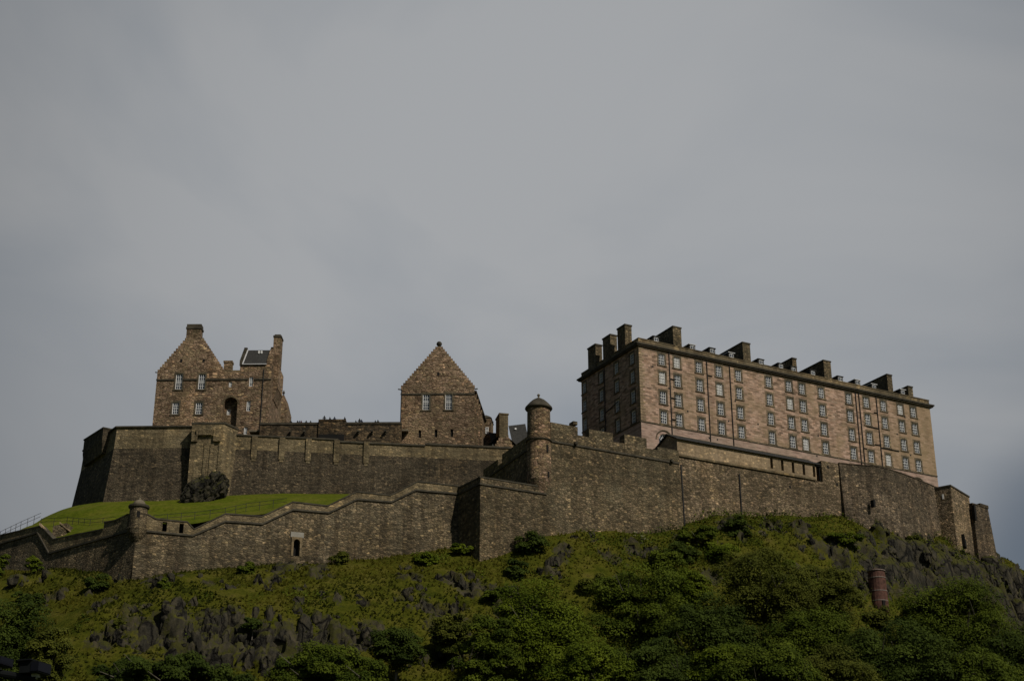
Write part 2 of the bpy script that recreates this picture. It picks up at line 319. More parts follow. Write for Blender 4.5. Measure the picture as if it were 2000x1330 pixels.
# ------------------------------------------------------------------ windows (proto mesh per size, copies share it)
WCACHE = {}
def window(parent, F, u, v0, v1, w, nx=3, ny=4, o=-.17, surround=True, name='window', blind=False):
    h = v1-v0; key = (round(w, 2), round(h, 2), nx, ny, surround)
    if key not in WCACHE:
        G = Fr((0, 0, 0), 90); a = MB(); f, bw = .10, .055       # local frame: u = +X, o = -Y
        a.fbox(G, -w/2, -w/2+f, 0, h, -.05, .05); a.fbox(G, w/2-f, w/2, 0, h, -.05, .05)
        a.fbox(G, -w/2+f, w/2-f, 0, f*1.3, -.05, .05); a.fbox(G, -w/2+f, w/2-f, h-f, h, -.05, .05)
        if ny > 2: a.fbox(G, -w/2+f, w/2-f, h*.5-.04, h*.5+.04, -.045, .045)
        iw = w-2*f
        for k in range(1, nx): x = -w/2+f+iw*k/nx; a.fbox(G, x-bw/2, x+bw/2, f*1.3, h-f, -.03, .03)
        for k in range(1, ny):
            if ny > 2 and k*2 == ny: continue
            z = f+(h-2*f)*k/ny; a.fbox(G, -w/2+f, w/2-f, z-bw/2, z+bw/2, -.028, .028)
        b = MB(); b.poly([G.w(-w/2+.02, .02, -.055), G.w(w/2-.02, .02, -.055), G.w(w/2-.02, h-.02, -.055), G.w(-w/2+.02, h-.02, -.055)])
        c = MB(); t, p = .28, .03
        c.fbox(G, -w/2-t, -w/2-.001, 0, h, .168, .17+p); c.fbox(G, w/2+.001, w/2+t, 0, h, .168, .17+p); c.fbox(G, -w/2-t, w/2+t, h+.001, h+.32, .168, .172+p); c.fbox(G, -w/2-t-.06, w/2+t+.06, -.2, -.001, .0, .30)
        ms = []
        for bb, mt, nm in ((a, M_WHITE, 'window'), (b, M_GLASS, 'pane'), (c, M_SURR, 'surround')):
            ob = bb.build(nm, mt); ms.append(ob.data); bpy.data.objects.remove(ob)
        mb_ = ms[1].copy(); mb_.materials.clear(); mb_.materials.append(M_BLIND); ms.append(mb_)
        WCACHE[key] = ms
    ms = WCACHE[key]
    p = F.w(u, v0, o); win = bpy.data.objects.new(name, ms[0]); COL.objects.link(win); win.parent = parent
    win.location = Vector(p)-wloc(parent); win.rotation_euler = (0, 0, F.rot() if F.n @ np.array([math.sin(F.rot()), -math.cos(F.rot()), 0]) > 0 else F.rot()+math.pi)
    pn = bpy.data.objects.new('pane', ms[3] if blind else ms[1]); COL.objects.link(pn); pn.parent = win
    if surround: s_ = bpy.data.objects.new('surround', ms[2]); COL.objects.link(s_); s_.parent = win
    return win
def pipe(parent, F, pts, r=.075, name='drain_pipe'):
    a = MB()
    for (u, v), (u2, v2) in zip(pts, pts[1:]): a.tube(F.w(u, v, .12), F.w(u2, v2, .12), r)
    return a.build(name, M_PIPE, parent)
z1 = lambda x, y: (260+x/4.75, 600+y/4.75)
z2 = lambda x, y: (560+x/4, 640+y/4)
z3 = lambda x, y: (1100+x/4.4325, 600+y/4.4325)
z4 = lambda x, y: (1480+x/4.4325, 660+y/4.4325)
zt = lambda x, y: (1260+x/6.667, 640+y/6.667)
ze = lambda x, y: (1540+x/6.667, 680+y/6.667)
#SECTION_BARRACKS
def barracks():
    F = Fr(at(1247, 672, 230), 61.8); S = Fr(F.p0, 61.8-90, True); LEN, DEP, VB = 62.3, 18.3, -30.0
    T = thing('barracks_block', F.w(0, VB), 'long pink stone barracks with four rows of windows and many chimney stacks', 'barracks')
    us = [4.42, 7.42, 11.8, 15.8, 19.8, 26.1, 30.4, 33.2, 37.4, 43.5, 47.4, 51.3, 55.2, 58.2]
    rows = [(-2.86, -.88), (-6.14, -4.02), (-9.6, -7.42), (-13.0, -10.82)]; W_ = 1.2; VS = -13.28
    holes = [(u-W_/2, u+W_/2, a, b) for u in us for a, b in rows]; arches = [(4.35, -14.75), (57.6, -14.75)]
    ah = [(c-1.05, c+1.05, -17.5, t) for c, t in arches]
    a = MB(); mf = lambda u, v: 1 if v < VS else 0
    a.panel(F, 0, LEN, VS, -.3, holes, .3); a.panel(F, 0, LEN, VB, VS, ah, .4, m=1)
    for c, t in arches: a.arch(F, c-1.05, c+1.05, t-1.05, t, 0, .4, 1)
    su = [S.U(x, y) for x, y in ((1141, 757), (1173.6, 734), (1203.5, 716), (1234, 700))]; sh = [(u-.6, u+.6, p, q) for u in su for p, q in rows]
    a.panel(S, 0, DEP, VS, -.3, sh, .3); a.panel(S, 0, DEP, VB, VS, m=1)
    a.poly([F.w(LEN, VB), F.w(LEN, VB, -DEP), F.w(LEN, 0, -DEP), F.w(LEN, 0)]); a.poly([F.w(0, VB, -DEP), F.w(LEN, VB, -DEP), F.w(LEN, 0, -DEP), F.w(0, 0, -DEP)])
    a.build('wall', [M_BAR, M_BASE], T)
    q = MB(); v = -.4                                             # quoins of the near corner
    k = 0
    while v > VS+.5:
        l = (.95, .55)[k % 2]; q.fbox(F, -.04, l, v-.42, v-.03, -.02, .04); q.fbox(S, .0, (.55, .95)[k % 2], v-.42, v-.03, -.02, .035); v -= .47; k += 1
    q.build('quoin', M_HARL, T)
    c = MB(); c.fbox(F, -.55, LEN+.55, -.3, -.08, -.5, .38); c.fbox(F, -.7, LEN+.7, -.08, .16, -.5, .55)
    c.fbox(S, .5, DEP+.5, -.3, -.08, -.5, .38); c.fbox(S, .5, DEP+.7, -.08, .16, -.5, .55); c.build('cornice', M_COPE, T)
    c = MB(); c.fbox(F, 0, LEN, .16, 1.02, -.5, -.02); c.fbox(S, .5, DEP, .16, 1.02, -.5, -.02); c.fbox(F, -.06, LEN+.06, 1.02, 1.16, -.56, .05); c.fbox(S, .56, DEP, 1.02, 1.16, -.56, .05); c.build('parapet', M_TRIM, T)
    c = MB(); c.fbox(F, 0, LEN, VS-.1, VS+.1, -.05, .1); c.fbox(S, 0, DEP, VS-.1, VS+.1, -.05, .1); c.build('string_course', M_SURR, T)
    r = MB(); r.poly([F.w(.6, .4, -.6), F.w(LEN-.6, .4, -.6), F.w(LEN-4, 2.3, -9), F.w(4, 2.3, -9)]); r.poly([F.w(.6, .4, -DEP+.6), F.w(LEN-.6, .4, -DEP+.6), F.w(LEN-4, 2.3, -9), F.w(4, 2.3, -9)])
    r.poly([F.w(.6, .4, -.6), F.w(4, 2.3, -9), F.w(.6, .4, -DEP+.6)]); r.poly([F.w(LEN-.6, .4, -.6), F.w(LEN-4, 2.3, -9), F.w(LEN-.6, .4, -DEP+.6)]); r.build('roof', M_SLATE, T)
    rb = random.Random(4)
    for u in us:
        for p, t in rows: window(T, F, u, p, t, W_, blind=rb.random() < .13)
    for u in su:
        for p, t in rows: window(T, S, u, p, t, W_)
    for c, t in arches:
        h = MB(); h.ring(F, c, 1.5, 1.68, t-1.05, -.03, .12); h.build('arch_hood', M_SURR, T)
        g = MB(); r_ = .98; vs = t-1.05
        for k in range(1, 7): A = math.pi*k/7; g.tube(F.w(c, vs-.3, -.3), F.w(c-r_*math.cos(A), vs+r_*math.sin(A), -.3), .035, seg=5)
        g.ring(F, c, r_-.09, r_+.06, vs, -.36, -.24); g.ring(F, c, .5, .56, vs, -.33, -.27); g.fbox(F, c-r_, c+r_, vs-.6, vs-.5, -.35, -.25)
        for k in range(5): x = c-.8+.4*k; g.fbox(F, x-.03, x+.03, vs-2, vs-.6, -.33, -.27)
        w_ = g.build('arch_window', M_WHITE, T); p = MB(); p.poly([F.w(c-1.1, -17.5, -.38), F.w(c+1.1, -17.5, -.38), F.w(c+1.1, t+.05, -.38), F.w(c-1.1, t+.05, -.38)]); p.build('pane', M_GLASS, w_)
    for u, bot, br in ((5.85, -17, [(-5.0, 1.0), (-8.3, 1.1), (-12.0, .8)]), (13.35, -17, [(-3.0, 1.0)]), (18.0, -17, []), (45.0, -17, []), (45.75, -17, [(-10.6, .8)]), (49.7, -17, [(-3.5, -.8), (-6.4, -2.8), (-9.5, -1.3), (-9.9, 4.2)])):
        pipe(T, F, [(u, -.35), (u, bot)])
        for v, l in br: pipe(T, F, [(u, v), (u+l, v)], .07)
    pu = S.U(1181, 720); pipe(T, S, [(pu, -.3), (pu, -17)]); pipe(T, S, [(pu, -8.6), (pu-3.9, -7.9)], .07)
    # transverse chimney walls rising behind the front parapet
    for (xl, xr, yt, o0, o1) in ((1314, 1330, 637, -2.0, -9.2), (1450, 1464.5, 668, -2.0, -9.2), (1547, 1555, 698, -5.0, -9.0), (1608, 1622, 703, -2.0, -9.2), (1732, 1741.5, 730, -2.0, -9.2), (1773, 1782, 753, -2.2, -5.6)):
        ul, ur, vt = F.U(xl, yt+2, o0), F.U(xr, yt+2, o0), F.V((xl+xr)/2, yt+1, o0)
        s = MB(); s.fbox(F, ul, ur, .3, vt-.22, o1, o0); s.fbox(F, ul-.09, ur+.09, vt-.22, vt, o1-.09, o0+.09, 1); s.build('chimney_stack', [M_BAST, M_COPE], T)
    for (xa, xb, yt) in ((1148.5, 1163.5, 671), (1177.5, 1192.5, 652), (1206, 1221, 632.5)):
        ua, ub, vt = S.U(xb, yt+8), S.U(xa, yt+8), S.V(xb, yt)
        s = MB(); s.fbox(S, ua, ub, -.07, vt-.25, -1.25, .06); s.fbox(S, ua-.1, ub+.1, vt-.25, vt, -1.35, .16, 1); s.build('chimney_stack', [M_BAST, M_COPE], T)
    # dormers
    for (x, y) in (zt(145, 150), zt(615, 255), zt(875, 300), zt(1125, 360), zt(1510, 445), zt(1770, 500), zt(1935, 540), ze(320, 320), ze(675, 400), ze(900, 445), ze(1115, 500), ze(1490, 570)):
        u, v = F.pix(x, y, -1.5); w = .62
        d = MB(); d.fbox(F, u-w, u+w, .4, v+.42, -3.7, -1.55)
        D = d.build('dormer', M_SLATE, T)
        d = MB(); d.fbox(F, u-w-.1, u+w+.1, v+.42, v+.54, -3.8, -1.4); d.build('dormer_roof', M_LEAD if rb.random() < .3 else M_SLATE, D)
        d = MB(); d.fbox(F, u-.38, u+.38, v-.36, v+.28, -1.56, -1.50); d.build('window_frame', M_WHITE, D)
        d = MB()
        for k in (-1, 1): d.poly([F.w(u+k*.18-.145, v-.30, -1.49), F.w(u+k*.18+.145, v-.30, -1.49), F.w(u+k*.18+.145, v+.22, -1.49), F.w(u+k*.18-.145, v+.22, -1.49)])
        d.build('pane', M_GLASS, D)
    for _ in range(26):                                            # little iron tie plates and holes
        u, v = rb.uniform(2, LEN-2), rb.choice([-3.45, -6.75, -10.2, -13.9])+rb.uniform(-.25, .25)
        if any(abs(u-x) < .9 for x in us): continue
        d = MB(); d.fbox(F, u-.14, u+.14, v-.13, v+.13, -.02, .03); d.build('tie_plate', M_PIPE, T)
    return F, S
barracks()

# ------------------------------------------------------------------ the tall gabled house on the left
def crow_gable(mb, F, u0, u1, v0, uap, vap, n, o0, o1, flat=.5, m=0):
    """stepped gable: one box per step"""
    for k in range(n):
        t0, t1 = k/n, (k+1)/n; a = u0+(uap-flat-u0)*t0; b = u1+(uap+flat-u1)*t0
        mb.fbox(F, a, b, v0+(vap-v0)*t0, v0+(vap-v0)*t1, o0, o1, m)
def gabled_house():
    F = Fr(at(306, 742, 245), 91); VB = -22
    T = thing('gabled_house', F.w(0, VB), 'tall rubble house with a chimney on its stepped gable, at the left end', 'house')
    up = [(*z1(425, 690), 14, 33), (*z1(637, 690), 14, 33), (*z1(393, 937), 13.5, 25), (*z1(610, 937), 13.5, 25)]
    sm = [(*z1(903, 715), 6.5, 11), (*z1(1095, 690), 8, 20), (*z1(1070, 915), 8, 21), (*z1(1043, 1143), 7, 15)]
    k = .0822; H = []
    for x, y, w, h in up+sm:
        u, v = F.pix(x, y); H.append((u-w*k/2, u+w*k/2, v-h*k*.53, v+h*k*.53))
    au0, au1 = F.U(436, 800), F.U(463, 800); at_ = F.V(450, 776); asp = at_-(au1-au0)/2
    cu = F.U(529.5, 735); uT = F.U(468, 730); uG = F.U(434, 730)
    a = MB(); a.panel(F, 0, cu, VB, 1.45, H+[(au0, au1, VB, at_)], .3)
    a.arch(F, au0, au1, asp, at_, 0, 1.3)
    # niche back and sides
    bo = -1.3; x, y = z1(886, 970); wu, wv = F.pix(x, y, bo); nh = (wu-.3, wu+.3, wv-.55, wv+.5)
    a.panel(F, au0, au1, VB, at_, [nh], .25, o=bo)
    for uu in (au0, au1): a.poly([F.w(uu, VB, 0), F.w(uu, VB, bo), F.w(uu, asp, bo), F.w(uu, asp, 0)])
    D = -11.5
    a.poly([F.w(0, VB, 0), F.w(0, VB, D), F.w(0, 1.45, D), F.w(0, 1.45, 0)]); a.poly([F.w(0, VB, D), F.w(cu, VB, D), F.w(cu, 1.45, D), F.w(0, 1.45, D)])
    a.panel(Fr(F.w(cu, 0), F.az-90, True), 0, -D, VB, 1.45, []) if False else a.poly([F.w(cu, VB, 0), F.w(cu, VB, D), F.w(cu, 1.45, D), F.w(cu, 1.45, 0)])
    a.build('wall', M_RUBP, T)
    g = MB(); vl = F.V(306, 723)
    # big gable with its chimney shoulders
    n = 13; vt = F.V(378, 660); ua, ub = F.U(365, 664), F.U(394, 660)
    for i in range(n):
        t = i/n; g.fbox(F, (ua)*t, uG+.25+(ub-uG-.25)*t, 1.45+(vt-1.45)*t, 1.45+(vt-1.45)*(i+1)/n, -.7, 0)
    g.build('stepped_gable', M_RUBP, T)
    c = MB(); vc = F.V(379, 633); ca, cb = F.U(364.5, 645), F.U(392.5, 645); c.fbox(F, ca, cb, vt, vc-.9, -1.6, -.03); c.fbox(F, ca-.12, cb+.12, vc-.9, vc-.55, -1.72, .09, 1); c.fbox(F, ca-.02, cb+.02, vc-.55, vc, -1.6, 0, 1); C = c.build('chimney', [M_RUB, M_COPE], T)
    for j in range(4): q = MB(); x = ca+.3+(cb-ca-.6)*j/3; q.lathe(F.w(x, vc-.05, -.8), [(.16, 0), (.13, .3), (.15, .34), (.1, .36)], 8); q.build('chimney_pot', M_COPE, C)
    r = MB(); um = (ua+ub)/2; ap = vt-.3
    for s0, s1 in ((.15, um), (uG, um)): r.hexa([F.w(s0, 1.3, -.72), F.w(s1, ap-.2, -.72), F.w(s1, ap-.2, D), F.w(s0, 1.3, D), F.w(s0, 1.45, -.72), F.w(s1, ap, -.72), F.w(s1, ap, D), F.w(s0, 1.45, D)])
    r.build('roof', M_SLATE, T)
    s = MB(); cuts = [-.06]+[e for h in sorted(H[:2]+[H[5]]) for e in (h[0]-.2, h[1]+.2)]+[cu+.06]
    for a_, b_ in zip(cuts[::2], cuts[1::2]): s.fbox(F, a_, b_, -.14, .12, -.05, .16)
    S_ = s.build('string_course', M_COPE, T)
    # link parapet and the wing tower
    p = MB(); pv = F.V(450, 723); p.fbox(F, uG+.26, uT-.01, 1.45, pv, -.8, -.02); p.build('parapet', M_TRIM, T)
    wv = F.V(505, 711); w = MB(); w.fbox(F, uT, cu, 1.45, wv, -6.5, 0); w.build('wing_wall', M_RUB, T)
    ro = -3.4; rv = F.V(505, 684, ro); r = MB(); rl, rr = uT+.35, cu-.9
    r.hexa([F.w(rl, wv-.1, .15), F.w(rr, wv-.1, .15), F.w(rr, rv-.15, ro), F.w(rl, rv-.15, ro), F.w(rl, wv+.06, .15), F.w(rr, wv+.06, .15), F.w(rr, rv, ro), F.w(rl, rv, ro)])
    r.hexa([F.w(rl, wv-.1, -6.5), F.w(rr, wv-.1, -6.5), F.w(rr, rv-.15, ro), F.w(rl, rv-.15, ro), F.w(rl, wv+.06, -6.5), F.w(rr, wv+.06, -6.5), F.w(rr, rv, ro), F.w(rl, rv, ro)])
    Rf = r.build('wing_roof', M_SLATE, T)
    q = MB(); q.fbox(F, rl, rr, wv-.16, wv-.02, .16, .3); q.build('gutter', M_LEAD, T)
    for (x, y) in ((z1(1168, 418)), (z1(1192, 418))):
        t = .75; q = MB(); uu = F.U(x, y, -2.4); vv = wv+(rv-wv)*t; q.fbox(F, uu-.13, uu+.13, vv-.05, vv+.45, ro*t-.1, ro*t+.25); q.build('skylight', M_WHITE, Rf)
    k_ = MB()                                                      # left skew gable, stepped up the roof slope
    for i in range(8):
        t0 = i/8; k_.fbox(F, uT-.12, uT+.34, wv-.25+(rv-wv)*t0, wv+.3+(rv-wv)*(i+1)/8, ro*(i+1)/8+.1, ro*i/8+.1)
    k_.fbox(F, uT-.12, uT+.34, rv-.6, rv+.5, ro-.4, ro+.05); k_.build('skew', M_COPE, T)
    k_ = MB()
    for i in range(8):
        t0 = i/8; h = .35; k_.fbox(F, cu-.9, cu, wv+(rv-wv)*t0 if i else wv, wv+h+(rv-wv)*(i+1)/8, min(ro, ro*(2-t0)), ro*t0*.96)
    k_.build('end_gable', M_RUBP, T)
    c = MB(); co = ro; x0, x1 = F.U(535.5, 680, co), F.U(549.5, 680, co); vt2 = F.V(542, 658, co); c.fbox(F, x0, x1, wv+.5, vt2-.45, co-1.1, co+1.0); c.fbox(F, x0-.1, x1+.1, vt2-.45, vt2-.15, co-1.2, co+1.1, 1); c.fbox(F, x0+.1, x1-.1, vt2-.15, vt2+.1, co-.9, co+.9, 1); c.build('chimney', [M_RUB, M_COPE], T)
    c = MB(); b0 = -9; x0, x1 = F.U(437, 715, b0), F.U(452.5, 715, b0); vv = F.V(445, 704.5, b0); c.fbox(F, x0, x1, 1, vv-.35, b0-1.2, b0); c.fbox(F, x0-.1, x1+.1, vv-.35, vv, b0-1.3, b0+.1); c.build('chimney', M_RUB, T)
    for i, h in enumerate(H):
        nx, ny = ((3, 5), (3, 4), (2, 3))[0 if i < 2 else 1 if i < 4 else 2]
        window(T, F, (h[0]+h[1])/2, h[2], h[3], h[1]-h[0], nx, ny, surround=i < 4)
    window(T, F, wu, nh[2], nh[3], .6, 2, 3, o=bo-.15, surround=False)
    x, y = z1(1215, 575); x2, y2 = z1(1163, 1160); pipe(T, F, [(F.U(x, y), F.V(x, y)), (F.U(x, y)-.02, VB+8)])
    h = MB(); cc = (au0+au1)/2; h.ring(F, cc, (au1-au0)/2+.02, (au1-au0)/2+.35, asp, -.02, .05); h.build('arch_voussoirs', M_TRIM, T)
    for (x, y) in (z1(447, 497), z1(655, 495)):
        u, v = F.pix(x, y); q = MB(); q.fbox(F, u-.2, u+.2, v-.3, v+.3, -.02, .02); q.build('vent', M_DARK, T)
    x, y = z1(212, 605); u, v = F.pix(x, y); q = MB(); q.tube(F.w(u+.4, v, -.2), F.w(u-.1, v, .1), .1); q.build('water_spout', M_PIPE, T)
    # oriel corbel on the right flank
    q = MB(); q.hexa([F.w(cu, -2.6, -2.6), F.w(cu+.1, -2.6, -2.6), F.w(cu+.1, -2.6, -7.5), F.w(cu, -2.6, -7.5), F.w(cu, -.6, -2.4), F.w(cu+.75, -.6, -2.4), F.w(cu+.75, -.6, -7.5), F.w(cu, -.6, -7.5)])
    q.fbox(F, cu, cu+.8, -.6, 3.4, -7.5, -2.4); q.build('corbelled_bay', M_RUBP, T)
    q = MB(); q.slant(F, rl-.02, wv+.02, wv+.1, rl+.16, wv+.02, wv+.1, .1, .2); q.hexa([F.w(rl, wv+.07, .1), F.w(rl+.2, wv+.07, .1), F.w(rl+.2, rv+.01, ro), F.w(rl, rv+.01, ro), F.w(rl, wv+.14, .1), F.w(rl+.2, wv+.14, .1), F.w(rl+.2, rv+.08, ro), F.w(rl, rv+.08, ro)]); q.build('lead_flashing', M_LEAD, T)
    # steep chapel gable seen behind
    F2 = Fr(at(545, 850, 262), 91); T2 = thing('small_gable', F2.w(0, -10), 'narrow steep ochre gable with a finial peeking out right of the gabled house', 'gable')
    q = MB(); v0 = F2.V(550, 800); va = F2.V(552, 772); uc = F2.U(551.5, 800); ur = F2.U(558.5, 822)
    for i in range(7):
        t = i/7; q.fbox(F2, uc-(ur-uc)*(1-t)-.1, uc+(ur-uc)*(1-t)+.1, v0+(va-v0)*t-(0 if i else 16), v0+(va-v0)*(i+1)/7, -5, 0)
    q.build('wall', M_RUBP, T2); q = MB(); q.lathe(F2.w(uc, va, -.4), [(.1, 0), (.12, .4), (.24, .6), (.05, 1.1)], 8); q.build('finial', M_COPE, T2)
gabled_house()

# ------------------------------------------------------------------ the middle gabled hall
def hall():
    F = Fr(at(783, 770, 240), 91); VB = -16; w_ = 12.35
    T = thing('gabled_hall', F.w(0, VB), 'rubble hall whose stepped gable carries a ball finial, mid castle', 'hall')
    WN = [(*z2(1089, 580), 14, 33.5), (*z2(1266, 578), 14, 33.5)]; k = .0805; H = []
    for x, y, w, h in WN: u, v = F.pix(x, y); H.append((u-w*k/2, u+w*k/2, v-h*k*.53, v+h*k*.53))
    SL = []
    for x, y in (z2(1040, 830), z2(1166, 825), z2(1290, 822)): u, v = F.pix(x, y); SL.append((u-.22, u+.22, v-.65, v+.65))
    vx, vy = F.pix(*z2(1184, 362)); 
    a = MB(); a.panel(F, 0, w_, VB, 1.15, H+SL, .3)
    S = Fr(F.w(w_, 0), 5.6); D = 17.0
    a.panel(S, 0, D, VB, .6, [], .3); a.poly([F.w(0, VB), F.w(0, VB, -D), F.w(0, 1.15, -D), F.w(0, 1.15)]); a.build('wall', M_RUBP, T)
    g = MB(); n = 17; ap = F.V(858, 677); crow_gable(g, F, -.03, w_+.03, 1.15, 6.25, ap, n, -.75, 0, .3); g.build('stepped_gable', M_RUBP, T)
    b = MB(); b.lathe(F.w(6.25, ap, -.37), [(.25, 0), (.2, .12), (.16, .2)]+[(.47*math.sin(math.pi*(i+1.6)/14), .62-.47*math.cos(math.pi*(i+1.6)/14)) for i in range(12)]+[(.0, 1.09)], 18); b.build('ball_finial', M_COPE, T, True)
    s = MB(); s.fbox(F, -.06, H[0][0]-.2, -.13, .13, -.05, .13); s.fbox(F, H[0][1]+.2, H[1][0]-.2, -.13, .13, -.05, .13); s.fbox(F, H[1][1]+.2, w_+.06, -.13, .13, -.05, .13); s.build('string_course', M_COPE, T)
    r = MB(); e = .75
    def rp(u, v, o): return F.w(u, v, o)
    E1 = S.w(D, .55, .15); A1 = F.w(6.25, ap-.5, -.76); A2 = A1+(S.w(D, 0)-S.w(0, 0)); E0 = F.w(w_+.12, .55, -.1); L0 = F.w(-.1, .55, -.76); L2 = L0+(A2-A1)
    r.poly([E0, E1, A2, A1]); r.poly([L0, L2, A2, A1]); r.build('roof', M_SLATE, T)
    q = MB(); q.fbox(S, .0, D, .35, .6, .0, .35); q.build('eaves_gutter', M_COPE, T)
    q = MB()
    for u in (.7, 3.0, 5.6, 8.4): q.fbox(S, u, u+.55, VB, .3, 0, .28)
    q.build('buttress', M_RUB, T)
    for i, h in enumerate(H): window(T, F, (h[0]+h[1])/2, h[2], h[3], h[1]-h[0], 3, 5)
    for h in SL:
        q = MB(); q.poly([F.w(h[0], h[2], -.28), F.w(h[1], h[2], -.28), F.w(h[1], h[3], -.28), F.w(h[0], h[3], -.28)]); q.build('slit', M_DARK, T)
    q = MB(); q.fbox(F, vx-.2, vx+.2, vy-.3, vy+.3, -.02, .02); q.build('vent', M_DARK, T)
    for u, s_ in ((-.05, -1), (w_+.05, 1)): q = MB(); q.tube(F.w(u, .95, -.3), F.w(u+.45*s_, .95, -.1), .11); q.build('water_spout', M_COPE, T)
    q = MB(); q.tube(F.w(.12, .9, .1), F.w(.12, VB, .1), .06); q.build('drain_pipe', M_PIPE, T)
    # porch at the far right corner
    P = Fr(S.w(D-2.0, 0), 95.6); t = P.V(951, 816); q = MB(); u1 = P.U(958.5, 830); q.fbox(P, 0, u1, VB, t, -4, 0); q.build('porch', M_RUBP, T)
    q = MB(); q.hexa([P.w(-.1, t, .12), P.w(u1+.15, t, .12), P.w(u1+.15, t, -4), P.w(-.1, t, -4), P.w(.1, t+.7, -.4), P.w(u1-.3, t+.45, -.4), P.w(u1-.3, t+.45, -4), P.w(.1, t+.7, -4)]); q.build('porch_roof', M_COPE, T)
    u, v = P.pix(942.5, 840); window(T, P, max(u, .45), v-.7, v+.5, .55, 2, 3, o=.06, surround=False)
    q = MB(); q.tube(P.w(u1, P.V(959, 826), .1), P.w(u1+.5, P.V(959, 826)+.1, .3), .1); q.build('water_spout', M_COPE, T)
hall()

